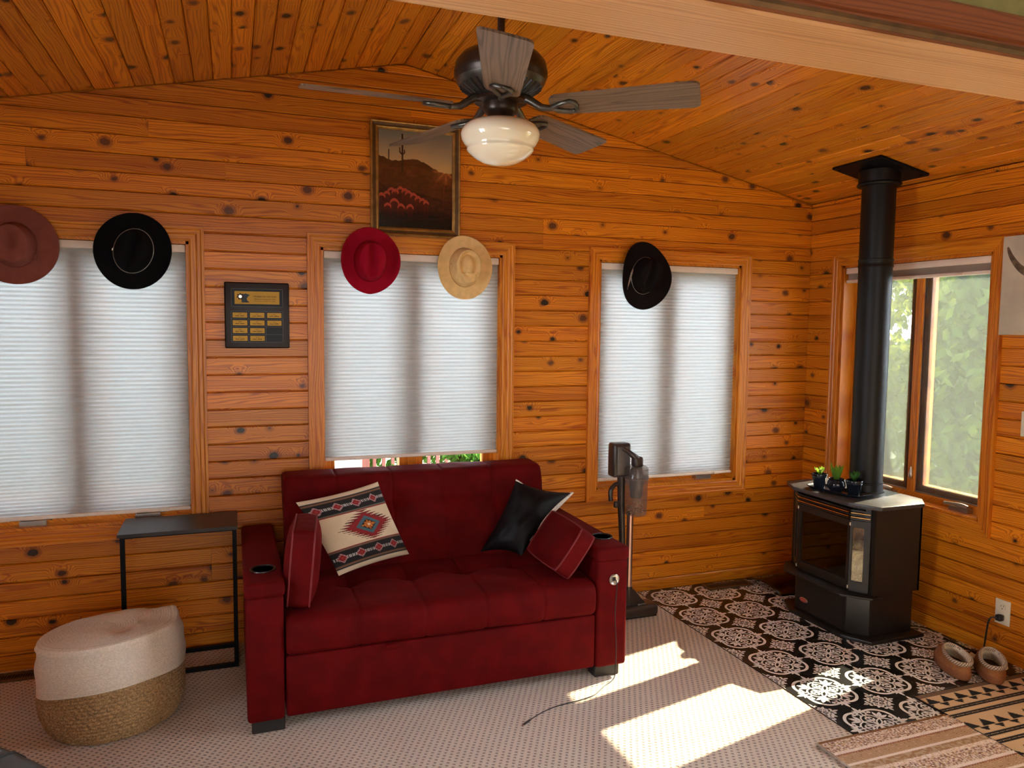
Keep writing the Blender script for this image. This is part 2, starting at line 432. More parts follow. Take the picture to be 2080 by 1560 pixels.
def row_iv(t0, t1, holes, a, b):
    """intervals of one row left by the holes, with the ripped height where a hole cuts part of the row"""
    out = []; cur = a; mid = []
    for h0, h1, z0, z1 in sorted(holes):
        lo, hi = max(t0, z0), min(t1, z1)
        if hi-lo < .004: continue
        if h0 > cur: out.append((cur, h0, t0, t1))
        if z1 < t1-.012: out.append((h0, h1, z1, t1))
        if z0 > t0+.012: out.append((h0, h1, t0, z0))
        cur = h1
    if cur < b: out.append((cur, b, t0, t1))
    return out
holesB = [(w[0]-.02, w[1]+.02, WZ0-.02, WZ1+.02) for w in WIN.values()]
k = 0
while P0+k*PW < RZ-.005:
    t0, t1 = P0+k*PW, P0+(k+1)*PW
    if t1 <= HE:
        for a, b, z0, z1 in row_iv(t0, t1, holesB, XL, XR):
            cuts = sorted(x for x, z in joints if t0 < z < t1 and a+.1 < x < b-.1)
            for p, q in zip([a]+cuts, cuts+[b]): plank(wall_back, p+.0006, q-.0006, z0, z1, frB, PINE)
    else:
        t1 = min(t1, RZ-.006)
        fl = lambda t: max(XL, min(RX, XL+(max(t+.005, HE)-HE)/SL)); frt = lambda t: min(XR, max(RX, XR-(max(t+.005, HE)-HE)/SL))
        cuts = sorted(x for x, z in joints if t0 < z < t1 and fl(t1)+.1 < x < frt(t1)-.1)
        ends = [fl]+cuts+[frt]
        for p, q in zip(ends, ends[1:]): plank(wall_back, p, q, t0, t1, frB, PINE)
    k += 1
# ---- right wall
sh = M()
sh.box(TH0, TH1, RWIN[1], .2, 0, HE); sh.box(TH0, TH1, RWIN2[1], RWIN[0], 0, HE); sh.box(TH0, TH1, -6.9, RWIN2[0], 0, HE+.1)
for w in (RWIN, RWIN2): sh.box(TH0, TH1, w[0], w[1], 0, WZ0); sh.box(TH0, TH1, w[0], w[1], WZ1, HE)
wall_right = make('wall_right', sh, PINE, kind='structure')
frR = lambda s, t, n: (-n, s, t)
k = 0
while P0+k*PW < HE:
    t0, t1 = P0+k*PW, min(HE, P0+(k+1)*PW)
    for a, b, z0, z1 in row_iv(t0, t1, [(w[0]-.02, w[1]+.02, WZ0-.02, WZ1+.02) for w in (RWIN2, RWIN)], YP, 0):
        if b-a > .8 and k % 5 == 2 and z0 == t0:
            c = random.uniform(a+.3, b-.3); plank(wall_right, a, c-.0006, z0, z1, frR, PINE); plank(wall_right, c+.0006, b, z0, z1, frR, PINE)
        else: plank(wall_right, a, b, z0, z1, frR, PINE)
    k += 1
# ---- left wall (out of frame) and the shell of the room behind the camera
LWIN = (-2.78, -1.85)
sh = M(); sh.box(XL-TH1, XL-TH0, LWIN[1], .16, 0, HE+.1); sh.box(XL-TH1, XL-TH0, -6.9, LWIN[0], 0, HE+.1)
sh.box(XL-TH1, XL-TH0, *LWIN, 0, WZ0); sh.box(XL-TH1, XL-TH0, *LWIN, WZ1, HE+.1)
wall_left = make('wall_left', sh, PINE, kind='structure')
frL = lambda s, t, n: (XL+n, s, t)
k = 0
while P0+k*PW < HE:
    t0, t1 = P0+k*PW, min(HE, P0+(k+1)*PW)
    for a_, b_, z0, z1 in row_iv(t0, t1, [(LWIN[0]-.02, LWIN[1]+.02, WZ0-.02, WZ1+.02)], YP, 0): plank(wall_left, a_, b_, z0, z1, frL, PINE)
    k += 1
sh = M()
OX0, OX1, OZ = -4.45, -0.85, 2.072
sh.box(XL, OX0, YP-.14, YP, 0, HE); sh.box(OX1, .02, YP-.14, YP, 0, HE); sh.box(OX0, OX1, YP-.14, YP, OZ, HE)
sh.prism([(XL, HE), (.02, HE), (RX, RZ+.05)], YP-.14, YP, f=lambda a, b, z: (a, z, b))
make('wall_partition', sh, GREENWALL, kind='structure')
sh = M(); sh.box(XL, .02, -7.0, -6.85, 0, HE+.1); make('wall_rear', sh, GREENWALL, kind='structure')
sh = M(); sh.box(XL, .02, -6.9, YP-.14, HE, HE+.1); make('ceiling_rear', sh, DRYWALL, kind='structure')
# ---- ceiling
sh = M()
f = lambda a, b, z: (a, z, b)
sh.prism([(RX, RZ+.017), (.2, HE-SL*.2+.017), (.2, HE+.2), (RX, RZ+.25)], YP-.14, .2, f=f)
sh.prism([(RX, RZ+.017), (XL-.2, HE-SL*.2+.017), (XL-.2, HE+.2), (RX, RZ+.25)], YP-.14, .2, f=f)
ceiling = make('ceiling', sh, PINE_C, kind='structure')
LS = math.hypot(RX, RZ-HE); cs, sn = -RX/LS, (RZ-HE)/LS
def frC(sign):
    return lambda s, t, n: (RX+sign*(t*cs - n*-sn*-1), s, RZ-t*sn-n*cs) if False else (RX+sign*(t*cs-n*sn), s, RZ-t*sn-n*cs)
for sign in (1, -1):
    k = 0
    while k*PW < LS-.01:
        t0, t1 = k*PW, min(LS, (k+1)*PW)
        cuts = []
        if k % 4 == 1: cuts = [random.uniform(-1.9, -.5)]
        for p, q in zip([YP]+cuts, cuts+[0]): plank(ceiling, p+.0006, q-.0006, t0, t1, frC(sign), PINE_C)
        k += 1
# ---- baseboards
mb = M(); mb.prism([(0, 0), (.010, 0), (.010, .060), (.004, .068), (0, .068)], XL, 0, f=lambda a, b, z: (z, -a, b))
mb.uv = [(v[0], v[2]) for v in mb.v]; make('baseboard_back', mb, TRIM, kind='structure')
mb = M(); mb.prism([(0, 0), (.010, 0), (.010, .060), (.004, .068), (0, .068)], YP, -.01, f=lambda a, b, z: (-a, z, b))
mb.uv = [(v[1], v[2]) for v in mb.v]; make('baseboard_right', mb, TRIM, kind='structure')
# ---- floors
mb = M(); mb.box(XL, .02, -7, .016, -.1, 0); make('floor', mb, CARPET, kind='structure')

# vinyl tiles: one tile mesh (black ground with a raised white print), copied
TS = .305; TX, TY = -1.222, -.0275
def poly_tear(cx, cy, ang, L, w, n=7):
    pts = []
    for i in range(n): 
        t = i/(n-1); pts.append((t*L, w*math.sin(pi*t**.75)*.5))
    for i in range(n-2, 0, -1):
        t = i/(n-1); pts.append((t*L, -w*math.sin(pi*t**.75)*.5))
    ca, sa = math.cos(ang), math.sin(ang)
    return [(cx+x*ca-y*sa, cy+x*sa+y*ca) for x, y in pts]
def poly_disc(cx, cy, r, n=10): return [(cx+r*math.cos(2*pi*i/n), cy+r*math.sin(2*pi*i/n)) for i in range(n)]
def ribbon(pts, w):
    out = []
    for a, b in zip(pts, pts[1:]):
        dx, dy = b[0]-a[0], b[1]-a[1]; l = math.hypot(dx, dy) or 1; nx, ny = -dy/l*w/2, dx/l*w/2
        out.append([(a[0]+nx, a[1]+ny), (a[0]-nx, a[1]-ny), (b[0]-nx, b[1]-ny), (b[0]+nx, b[1]+ny)])
    return out
def tile_polys():
    P = []
    R = lambda th: .1150+.0225*(1-abs(math.cos(2*th))**2.6)
    N = 96
    for i in range(N):
        a, b = 2*pi*i/N, 2*pi*(i+1)/N
        q = lambda r, t: (r*math.cos(t), r*math.sin(t))
        P.append([q(R(a)-.0135, a), q(R(a), a), q(R(b), b), q(R(b)-.0135, b)])
    for qd in range(4):
        A = qd*pi/2; ca, sa = math.cos(A), math.sin(A)
        rr = lambda pl: [(x*ca-y*sa, x*sa+y*ca) for x, y in pl]
        P.append(rr(poly_tear(.108, 0, 0, .044, .017)))
        for sgn in (1, -1):
            P.append(rr(poly_tear(.112, sgn*.004, sgn*.95, .026, .010)))
            P.append(rr(poly_disc(.109, sgn*.014, .0065)))
        rr0 = rr; rr = lambda pl, rr0=rr0: rr0([(x*1.11, y*1.11) for x, y in pl])      # inner figure
        arc = [(.038+.036*math.cos(t), .036*math.sin(t)) for t in np.linspace(0, 2*pi, 29)]
        P += [rr(x) for x in ribbon(arc, .0062)]
        P += [rr(x) for x in ribbon([(0, 0), (.112, 0)], .0055)]
        for sgn in (1, -1):
            P.append(rr(poly_tear(.030, sgn*.004, sgn*.75, .024, .011)))
            P.append(rr(poly_tear(.060, sgn*.003, sgn*2.2, .018, .009)))
        # fleur leaf on the diagonal
        d = pi/4
        pt = lambda r, t: (r*math.cos(d+t), r*math.sin(d+t))
        P += [rr(x) for x in ribbon([pt(.048, 0), pt(.098, 0)], .005)]
        P.append(rr(poly_tear(*pt(.072, 0), d, .034, .017)))
        for sgn in (1, -1):
            P.append(rr(poly_tear(*pt(.062, sgn*.05), d+sgn*.62, .040, .014)))
            P.append(rr(poly_disc(*pt(.094, sgn*.40), .0075)))
            P.append(rr(poly_tear(*pt(.090, sgn*.52), d+sgn*1.75, .022, .010)))
            cur = [pt(.066+.02*t, sgn*(.30+.32*math.sin(t*2.2))) for t in np.linspace(0, 1.3, 8)]
            P += [rr(x) for x in ribbon(cur, .0055)]
    # corner snowflake
    for cx in (-.1525, .1525):
        for cy in (-.1525, .1525):
            o = lambda pl: [(x+cx, y+cy) for x, y in pl]
            P.append(o(poly_disc(0, 0, .008)))
            for q8 in range(8):
                A = q8*pi/4; lng = .082 if q8 % 2 == 0 else .060
                ca, sa = math.cos(A), math.sin(A); rr = lambda pl: o([(x*ca-y*sa, x*sa+y*ca) for x, y in pl])
                P += [rr(x) for x in ribbon([(0, 0), (lng*.75, 0)], .005)]
                P.append(rr(poly_tear(lng*.66, 0, 0, lng*.36, .013)))
                for sgn in (1, -1):
                    P.append(rr(poly_tear(lng*.6, sgn*.001, sgn*1.0, .022, .010)))
                    P.append(rr(poly_tear(lng*.34, sgn*.001, sgn*.9, .020, .009)))
                    P.append(rr(poly_disc(lng*.66, sgn*.017, .0050, 8)))
    return P
tb = bmesh.new()
for pl in tile_polys():
    ar = sum(a[0]*b[1]-b[0]*a[1] for a, b in zip(pl, pl[1:]+pl[:1]))
    if ar < 0: pl = pl[::-1]
    try: tb.faces.new([tb.verts.new((x, y, .0046)) for x, y in pl])
    except ValueError: pass
for co, no in (((.1518, 0, 0), (1, 0, 0)), ((-.1518, 0, 0), (-1, 0, 0)), ((0, .1518, 0), (0, 1, 0)), ((0, -.1518, 0), (0, -1, 0))):
    bmesh.ops.bisect_plane(tb, geom=tb.verts[:]+tb.edges[:]+tb.faces[:], plane_co=co, plane_no=no, clear_outer=True)
vinyl_base = M(); vinyl_base.box(TX, 0, TY-6*TS, 0, 0, .001)
vinyl = make('floor_vinyl', vinyl_base, VINYL_B, kind='structure')
tm = M(); tm.box(-.1523, .1523, -.1523, .1523, .001, .0042, 0); tm.bm(tb, 1); tb.free()
tile_me = None
for i in range(4):
    for j in range(6):
        loc = (TX+(i+.5)*TS, TY-(j+.5)*TS, 0)
        if tile_me is None:
            o = make('tile', tm, [VINYL_B, VINYL_W], vinyl, recalc=False); tile_me = o.data
        else:
            o = bpy.data.objects.new('tile', tile_me); COL.objects.link(o); o.parent = vinyl
        o.location = loc

# ---- windows
def window(idx, s0, s1, mp, screens=False):
    z0, z1 = WZ0, WZ1
    def bx(mb, a, b, d0, d1, c, e, m=0):
        p, q = mp(a, d0, c), mp(b, d1, e); n = len(mb.v)
        mb.box(p[0], q[0], p[1], q[1], p[2], q[2], m)
        for i in range(n, len(mb.v)):
            v = mb.v[i]; long_z = abs(e-c) > abs(b-a)
            sv = v[0] if mp(1, 0, 0)[0] == 1 else v[1]
            mb.uv[i] = (v[2], sv) if long_z else (sv, v[2]+v[1]+v[0])
    jb = M()
    bx(jb, s0, s0+.014, .0, .10, z0, z1); bx(jb, s1-.014, s1, .0, .10, z0, z1)
    bx(jb, s0, s1, .0, .10, z1-.014, z1); bx(jb, s0, s1, .0, .10, z0, z0+.014)
    w = make(f'window_{idx}', jb, TRIM, kind='structure')
    # picture-frame casing, mitred
    prof = [(0, 0), (0, .010), (.008, .013), (.030, .013), (.036, .017), (.050, .017), (.056, .021), (.067, .021), (.067, 0)]
    c = [(s0, z0), (s1, z0), (s1, z1), (s0, z1)]
    dirs = [(-1, -1), (1, -1), (1, 1), (-1, 1)]
    for k in range(4):
        (sa, za), (sb, zb) = c[k], c[(k+1) % 4]; da, db = dirs[k], dirs[(k+1) % 4]
        vs = []; uv = []; ou, ov = uvoff()
        for (s_, z_), d_ in (((sa, za), da), ((sb, zb), db)):
            for d, h in prof:
                vs.append(mp(s_+d_[0]*d, -h, z_+d_[1]*d))
                uv.append(((s_+d_[0]*d if k % 2 == 0 else z_+d_[1]*d)+ou, d+ov))
        n = len(prof); mb = M()
        mb.add(vs, [(i, (i+1) % n, n+(i+1) % n, n+i) for i in range(n)]+[tuple(range(n))[::-1], tuple(range(n, 2*n))], 0, uv)
        make('casing', mb, TRIM, w)
    a, b = s0+.014, s1-.014; mid = (s0+s1)/2
    fm = M()
    bx(fm, a, a+.018, .085, .158, z0+.014, z1-.014); bx(fm, b-.018, b, .085, .158, z0+.014, z1-.014)
    bx(fm, a, b, .085, .158, z1-.032, z1-.014); bx(fm, a, b, .078, .158, z0+.014, z0+.052)
    make('frame', fm, TRIM, w)
    mm = M(); bx(mm, mid-.022, mid+.022, .080, .158, z0+.05, z1-.03); make('mullion', mm, TRIM, w)
    for lo, hi in ((a+.018, mid-.022), (mid+.022, b-.018)):
        st = .042; sm = M()
        zl, zh = z0+.054, z1-.034
        bx(sm, lo, lo+st, .100, .145, zl, zh); bx(sm, hi-st, hi, .100, .145, zl, zh)
        bx(sm, lo+st, hi-st, .100, .145, zl, zl+st); bx(sm, lo+st, hi-st, .100, .145, zh-st, zh)
        sash = make('sash', sm, TRIM, w)
        g = M(); bx(g, lo+st-.004, hi-st+.004, .120, .124, zl+st-.004, zh-st+.004); make('pane', g, GLASS, sash)
        if screens:
            g = M(); bx(g, lo+.004, hi-.004, .0945, .0955, zl, zh); make('insect_screen', g, SCREEN, w)
            g = M()
            for q in ((lo, lo+.005, zl, zh), (hi-.005, hi, zl, zh), (lo, hi, zl, zl+.005), (lo, hi, zh-.005, zh)): bx(g, q[0], q[1], .091, .0985, q[2], q[3])
            make('screen_frame', g, SILVER, w)
        # folding crank: base, arm and knob
        cx = (lo+hi)/2+(.04 if idx != 4 else -.10)
        ck = M()
        bx(ck, cx-.055, cx+.055, .035, .080, z0+.014, z0+.036)
        pts = [Vector(mp(cx-.05+.13*t, .045-.01*t, z0+.044+.006*math.sin(pi*t))) for t in np.linspace(0, 1, 8)]
        ck.tube(pts, [.011, .013, .013, .011, .009, .008, .009, .010], 8)
        make('crank_handle', ck, SILVER, w, smooth=50)
    if idx == 4:
        for off in (-.005,):
            lk = M(); bm_ = [Vector(mp(mid+off, .074, z0+.12+t*.07)) for t in np.linspace(0, 1, 6)]
            lk.tube(bm_, [.004, .011, .012, .009, .006, .004], 8); make('sash_lock', lk, SILVER, w, smooth=60)
    return w
mpB = lambda s, d, z: (s, d, z)
mpR = lambda s, d, z: (d, s, z)
for i, (a, b) in WIN.items(): window(i, a, b, mpB)
window(4, RWIN[0], RWIN[1], mpR, True)
window(6, LWIN[0], LWIN[1], lambda s, d, z: (XL-d, s, z))   # out of frame, cool light from the left
window(5, RWIN2[0], RWIN2[1], mpR)        # out of frame, lights the near end of the room

# ---- cased opening over the camera
mb = M(); mb.box(OX0-.02, OX1+.02, YP-.142, YP+.006, OZ-.018, OZ); mb.uv = [(v[0], v[1]) for v in mb.v]
make('trim_1', mb, OAK, kind='structure')
for xs in (OX0, OX1):
    mb = M(); mb.box(xs-.018, xs, YP-.142, YP+.006, 0, OZ-.018) if xs == OX0 else mb.box(xs, xs+.018, YP-.142, YP+.006, 0, OZ-.018)
    mb.uv = [(v[2], v[1]) for v in mb.v]; make('trim_2' if xs == OX0 else 'trim_3', mb, OAK, kind='structure')
for nm, yy, sg in (('trim_4', YP-.142, -1), ('trim_5', YP, 1)):
    mb = M(); prof = [(0, OZ-.012), (.010, OZ-.012), (.014, OZ-.004), (.014, OZ+.004), (.018, OZ+.008), (.018, OZ+.046), (.012, OZ+.052), (0, OZ+.052)]
    mb.prism([(yy+sg*a, z) for a, z in prof], OX0-.06, OX1+.06, f=lambda a, b, z: (z, a, b)); mb.uv = [(v[0], v[2]) for v in mb.v]
    make(nm, mb, OAKSHADE, kind='structure')
mb = M(); mb.prism([(YP-.142-.0185, OZ-.008), (YP-.142-.011, OZ-.012), (YP-.142-.0125, OZ-.004), (YP-.142-.019, OZ-.002)], OX0-.06, OX1+.06, f=lambda a, b, z: (z, a, b))
make('trim_6', mb, GOLDDK, kind='structure')
# ================================================================== OUTSIDE
mb = M(); mb.box(-14, 16, .35, 16, -.75, -.65); mb.box(.35, 16, -12, .35, -.75, -.65)
make('ground', mb, GRASS, kind='structure')
def leaf_cloud(mb, c, rad, n, size, m=0):
    r = rng.normal(size=(n, 3)); r /= np.linalg.norm(r, axis=1)[:, None]
    r *= (rng.random(n)**.45)[:, None]
    for q in r:
        p = Vector((c[0]+q[0]*rad[0], c[1]+q[1]*rad[1], c[2]+q[2]*rad[2]))
        a = Vector(rng.normal(size=3)).normalized(); b = a.orthogonal().normalized()
        s = size*(.6+.8*random.random()); e = a.cross(b)
        mb.add([p-b*s, p+e*s*.45, p+b*s, p-e*s*.45], [(0, 1, 2, 3)])
def tree(name, x, y, h, r, n, size, mat, label, cat, blobs=5):
    t = root(name, (x, y, -.65), label, cat)
    tr = M(); tr.tube([(x, y, -.65), (x+.05, y, h*.3), (x, y+.05, h*.75)], [.10, .08, .03], 8); make('trunk', tr, BARK, t, smooth=60)
    fm = M()
    for b in range(blobs):
        zz = -.3+(h+.1)*(b+.5)/blobs; k = 1-.45*(b/blobs)
        leaf_cloud(fm, (x+random.uniform(-.3, .3)*r, y+random.uniform(-.3, .3)*r, zz), (r*k, r*k, h/blobs*.75), n//blobs, size)
    make('foliage', fm, mat, t, kind='stuff', recalc=False)
tree('shade_tree', 3.9, 1.85, 2.9, 1.0, 7600, .075, FOL1, 'hazy green tree filling the right pane of the window by the stove', 'tree')
tree('shade_tree', 4.3, 4.15, 2.9, 1.1, 6500, .075, FOL1, 'leafy green tree seen through the left pane, just right of the flue pipe', 'tree')
tree('shade_tree', 7.3, 4.4, 3.5, 1.7, 7000, .11, FOL1, 'yellow green tree farther off behind the window mullion', 'tree')
hd = root('garden_hedge', (-.9, 6.6, -.65), 'dark green clipped hedge beyond the redwood railing', 'hedge')
fm = M()
for i in range(8): leaf_cloud(fm, (-1.95+i*.42, 6.6, .1), (.36, .35, .75), 750, .06)
make('foliage', fm, FOL2, hd, kind='stuff', recalc=False)
mb = M()
for i in range(8): mb.tube([(-1.95+i*.42, 6.6, -.65), (-1.95+i*.42, 6.6, .2)], .02, 6)
make('stem', mb, BARK, hd, kind='stuff')
tree('round_shrub', -.85, 4.3, .45, .50, 2600, .06, FOL2, 'bright green round shrub under the middle blind, right of the red railing', 'shrub', 3)
tree('round_shrub', -1.80, 4.2, .25, .20, 1300, .055, FOL2, 'dark green shrub between the white post and the red railing outside', 'shrub', 3)
h = root('neighbor_house', (-4.2, 6, -.65), 'pale green sided house beyond the middle window', 'house')
for i in range(22):
    mb = M(); z = -.65+i*.16; mb.prism([(5.0, z), (4.985, z), (5.0, z+.16)], -6.5, -2.46, f=lambda a, b, zz: (zz, a, b)); make('clapboard', mb, SIDING, h)
mb = M(); mb.box(-6.5, -2.4, 5.0, 8, -.65, 2.9); make('house_wall', mb, SIDING, h)
mb = M(); mb.rbox(-2.46, -2.1, 4.90, 5.05, -.65, 2.9, .01, 1); make('corner_board', mb, POSTW, h)
rl = root('deck_railing', (-1.5, 5.2, -.65), 'redwood stained deck railing with balusters seen under the middle blind', 'railing')
mb = M(); mb.box(-2.0, -.6, 5.3, 5.36, .02, .06); make('top_rail', mb, REDDECK, rl)
mb = M(); mb.box(-2.0, -.6, 5.3, 5.36, -.40, -.34); make('bottom_rail', mb, REDDECK, rl)
for i in range(12):
    x = -1.9+i*.115; mb = M(); mb.box(x, x+.038, 5.31, 5.35, -.40, .02); make('baluster', mb, REDDECK, rl)
for x in (-2.0, -1.35, -.65):
    mb = M(); mb.box(x-.05, x+.05, 5.27, 5.37, -.65, .15); make('post', mb, REDDECK, rl)

# ================================================================== BLINDS
def shade(s0, s1, zbot, mp, label, raised=False):
    c = mp((s0+s1)/2, .025, WZ1-.014)
    t = root('cellular_shade', c, label, 'blind', 'white pleated window shades')
    a, b = s0+.017, s1-.017; ztop = WZ1-.016
    mb = M(); p, q = mp(a, .008, ztop-.036), mp(b, .048, ztop); mb.rbox(p[0], q[0], p[1], q[1], p[2], q[2], .004, 2)
    make('headrail', mb, RAIL, t, smooth=40)
    mb = M(); p, q = mp(a, .012, zbot), mp(b, .044, zbot+.018); mb.rbox(p[0], q[0], p[1], q[1], p[2], q[2], .005, 2)
    make('bottom_rail', mb, RAIL, t, smooth=40)
    z1, z0 = ztop-.036, zbot+.018
    n = 26 if raised else int((z1-z0)/.0190)*2
    vs = []; nx = 2
    for j in range(n+1):
        f = j/n
        if not raised: f = f + .10*math.sin(pi*f)*f*.55       # pleats bunch a little towards the bottom
        z = z1+(z0-z1)*f
        d = .025 if j % 2 else .033
        for i in range(nx): vs.append(mp(a+(b-a)*i/(nx-1), d, z))
    fs = [(j*nx+i, j*nx+i+1, (j+1)*nx+i+1, (j+1)*nx+i) for j in range(n) for i in range(nx-1)]
    mb = M(); mb.add(vs, fs); make('pleated_fabric', mb, RAIL if raised else SHADE, t)
    for x in (a+(b-a)*.18, b-(b-a)*.12):
        mb = M(); p, q = mp(x-.02, .004, zbot+.001), mp(x+.02, .011, zbot+.014); mb.rbox(p[0], q[0], p[1], q[1], p[2], q[2], .002, 1)
        make('finger_tab', mb, RAIL, t)
shade(*WIN[1], .690, mpB, 'white pleated blind drawn nearly to the sill behind the side table')
shade(*WIN[2], .895, mpB, 'white pleated blind behind the red sofa, left open at the bottom')
shade(*WIN[3], .690, mpB, 'white pleated blind behind the stick vacuum')
shade(*RWIN, 1.885, mpR, 'white pleated blind pulled right up over the stove window', True)

# ================================================================== SOFA
so = root('sofa', (-2.65, -.51, 0), 'dark red velvet pull-out loveseat with cup holders in its arms', 'sofa')
def wobble(mb, amp, sc=6.0):
    mb.v = [tuple(Vector(v)+Vector((noise.noise(Vector(v)*sc), noise.noise(Vector(v)*sc+Vector((9, 3, 1))), noise.noise(Vector(v)*sc+Vector((2, 8, 5)))))*amp) for v in mb.v]; return mb
for side, x0, x1 in (('l', -3.478, -3.330), ('r', -1.982, -1.820)):
    cx = (x0+x1)/2
    mb = M(); mb.rbox(x0+.004, x1-.004, -.966, -.055, .052, .552, .016, 3); arm = make('arm', mb, VELVET, so, smooth=50)
    mb = M(); mb.rbox(x0-.002, x1+.002, -.974, -.05, .546, .609, .020, 4); make('arm_cap', mb, VELVET, arm, smooth=60)
    hx = cx+(.028 if side == 'r' else 0); hy = -.795
    mb = M(); mb.lathe([(.0, .6085), (.040, .6085), (.0405, .6115), (.050, .613), (.0515, .6085)], 36, (hx, hy, 0)); ch = make('cup_holder', mb, CUP, arm, smooth=50)
    mb = M(); mb.lathe([(.046, .6105), (.0475, .6140), (.0505, .6138), (.0515, .6105)], 40, (hx, hy, 0)); make('cup_rim', mb, BLACKPL, arm, smooth=60)
    if side == 'r':
        pc = (-1.896, -.966, .460)
        mb = M(); mb.lathe([(0, .0), (.0245, .0), (.0255, .004), (.022, .0065), (.019, .004), (0, .004)], 28, mat=Matrix.Rotation(pi/2, 4, 'X')); mb.v = [(v[0]+pc[0], v[1]+pc[1]-.001, v[2]+pc[2]) for v in mb.v]
        make('charging_port', mb, SILVER, arm, smooth=40)
        mb = M(); mb.rbox(pc[0]-.010, pc[0]+.007, pc[1]-.0075, pc[1]-.003, pc[2]-.006, pc[2]+.012, .002, 1); make('port_socket', mb, BLACKPL, arm)
XS = [-3.040, -2.768, -2.505, -2.241]
SX0, SX1 = -3.326, -1.985
def seam_disp(x, amp=.010, w=.011): return sum(amp*math.exp(-((x-s)/w)**2) for s in XS)
def bulge(x, amp):
    e = [SX0]+XS+[SX1]
    for a, b in zip(e, e[1:]):
        if a <= x <= b: return amp*math.sin(pi*(x-a)/(b-a))**.7 if b > a else 0
    return 0
def cushion(prof, dimple_at, name, x0, x1, drop=.034, plump=.003):
    # prof: list of (y, z); displaced along the profile normal by seams, tufts and plumpness
    pts = np.array(prof, float); seg = np.r_[0, np.cumsum(np.hypot(*np.diff(pts, axis=0).T))]; Lt = seg[-1]
    nv, nu = 70, 300
    def fn(u, v):
        s = v*Lt; y = np.interp(s, seg, pts[:, 0]); z = np.interp(s, seg, pts[:, 1])
        e = .012; y2 = np.interp(min(Lt, s+e), seg, pts[:, 0])-np.interp(max(0, s-e), seg, pts[:, 0]); z2 = np.interp(min(Lt, s+e), seg, pts[:, 1])-np.interp(max(0, s-e), seg, pts[:, 1])
        l = math.hypot(y2, z2) or 1; ny, nz = z2/l, -y2/l      # outward: up on top, toward the room in front
        x = x0+(x1-x0)*u
        ed = min(x-x0, x1-x); rnd = -.012*max(0, 1-ed/.02)**2
        dl = s-dimple_at
        d = bulge(x, plump)*math.sin(pi*min(1, max(0, v)))**.4-seam_disp(x, .0045, .006)+rnd
        d -= sum(drop*math.exp(-((x-q)/.05)**2-(dl/.055)**2) for q in XS) + .010*math.exp(-(dl/.028)**2)
        d += .004*noise.noise(Vector((x*7, y*7, z*7)))
        return (x, y+ny*d, z+nz*d)
    mb = M(); mb.grid(nu, nv, fn)
    i0 = [j*nu for j in range(nv)]; i1 = [j*nu+nu-1 for j in range(nv)]
    mb.f += [tuple(i0), tuple(i1)]; mb.mi += [0, 0]
    return make(name, mb, VELVET, so, smooth=60)
seat_prof = [(-.36, .452), (-.55, .458), (-.75, .463), (-.90, .462), (-.945, .455), (-.968, .438), (-.978, .41), (-.979, .36), (-.972, .320), (-.955, .306), (-.90, .304)]
seat = cushion(seat_prof, .25, 'seat_cushion', SX0, SX1)
back_prof = [(-.06, .80), (-.068, .860), (-.085, .872), (-.21, .870), (-.238, .862), (-.252, .835), (-.30, .70), (-.36, .55), (-.40, .45), (-.41, .40)]
back = cushion(back_prof, .36, 'back_cushion', -3.288, -1.962, .022, .0012)
mb = M(); mb.rbox(-3.28, -1.97, -.13, -.05, .06, .84, .015, 2); make('back_frame', mb, VELVET, so, smooth=50)
mb = M(); mb.rbox(-3.327, -1.984, -.962, -.13, .058, .302, .010, 3); make('pull_out_drawer', wobble(mb, .0015), VELVET, so, smooth=50)
mb = M(); mb.rbox(-3.322, -1.99, -.90, -.14, .302, .40, .008, 1); make('bed_deck', mb, BLACKPL, so)
mb = M(); mb.rbox(-2.945, -2.885, -.990, -.955, .286, .306, .008, 2); make('pull_tab', mb, VELVET, so, smooth=60)
for x0 in (-3.458, -1.975):
    for y0 in (-.945, -.15):
        mb = M(); mb.rbox(x0, x0+.125, y0, y0+.07, 0, .054, .004, 1); make('foot', mb, BLACKWOOD, so)

# ---- two boxy bolster cushions
def box_cushion(W_, H_, T_, mat4, label):
    """boxed cushion: local x=width, z=height, y=thickness"""
    t = root('bolster_cushion', mat4 @ Vector((0, 0, -H_/2)), label, 'cushion', 'small red sofa cushions')
    def shp(u, v, side):
        a, b = (u-.5)*2, (v-.5)*2
        r = .25
        k = 1-.06*(abs(a*b))**3
        puff = .030*max(0, (1-a**4))*max(0, (1-b**4))
        return Vector((a*W_/2*k, side*(T_/2+puff), b*H_/2*k))
    mb = M()
    for sd in (1, -1): mb.grid(15, 15, lambda u, v: mat4 @ shp(u, v, sd))
    make('cushion_face', mb, VELVET, t, smooth=180)
    ring = [(a, -1) for a in np.linspace(-1, 1, 15)]+[(1, b) for b in np.linspace(-1, 1, 15)[1:]]+[(a, 1) for a in np.linspace(1, -1, 15)[1:]]+[(-1, b) for b in np.linspace(1, -1, 15)[1:-1]]
    n = len(ring)
    def rp(i, f):
        a, b = ring[i % n]; v = shp(a/2+.5, b/2+.5, 1); v.y = (f-.5)*T_
        pf = 1+.03*math.sin(pi*f)+.010*math.sin(i*2.1)*math.sin(pi*f); return mat4 @ Vector((v.x*pf, v.y, v.z*pf))
    mb = M(); mb.grid(n, 7, lambda u, v: rp(round(u*n), v), wrapu=True); make('gusset', wobble(mb, .002, 25), VELVET, t, smooth=180)
    for sd in (0, 1):
        mb = M(); mb.tube([rp(i, sd) for i in range(n)], .0042, 6, closed=True); make('piping', mb, PIPING, t, smooth=180)
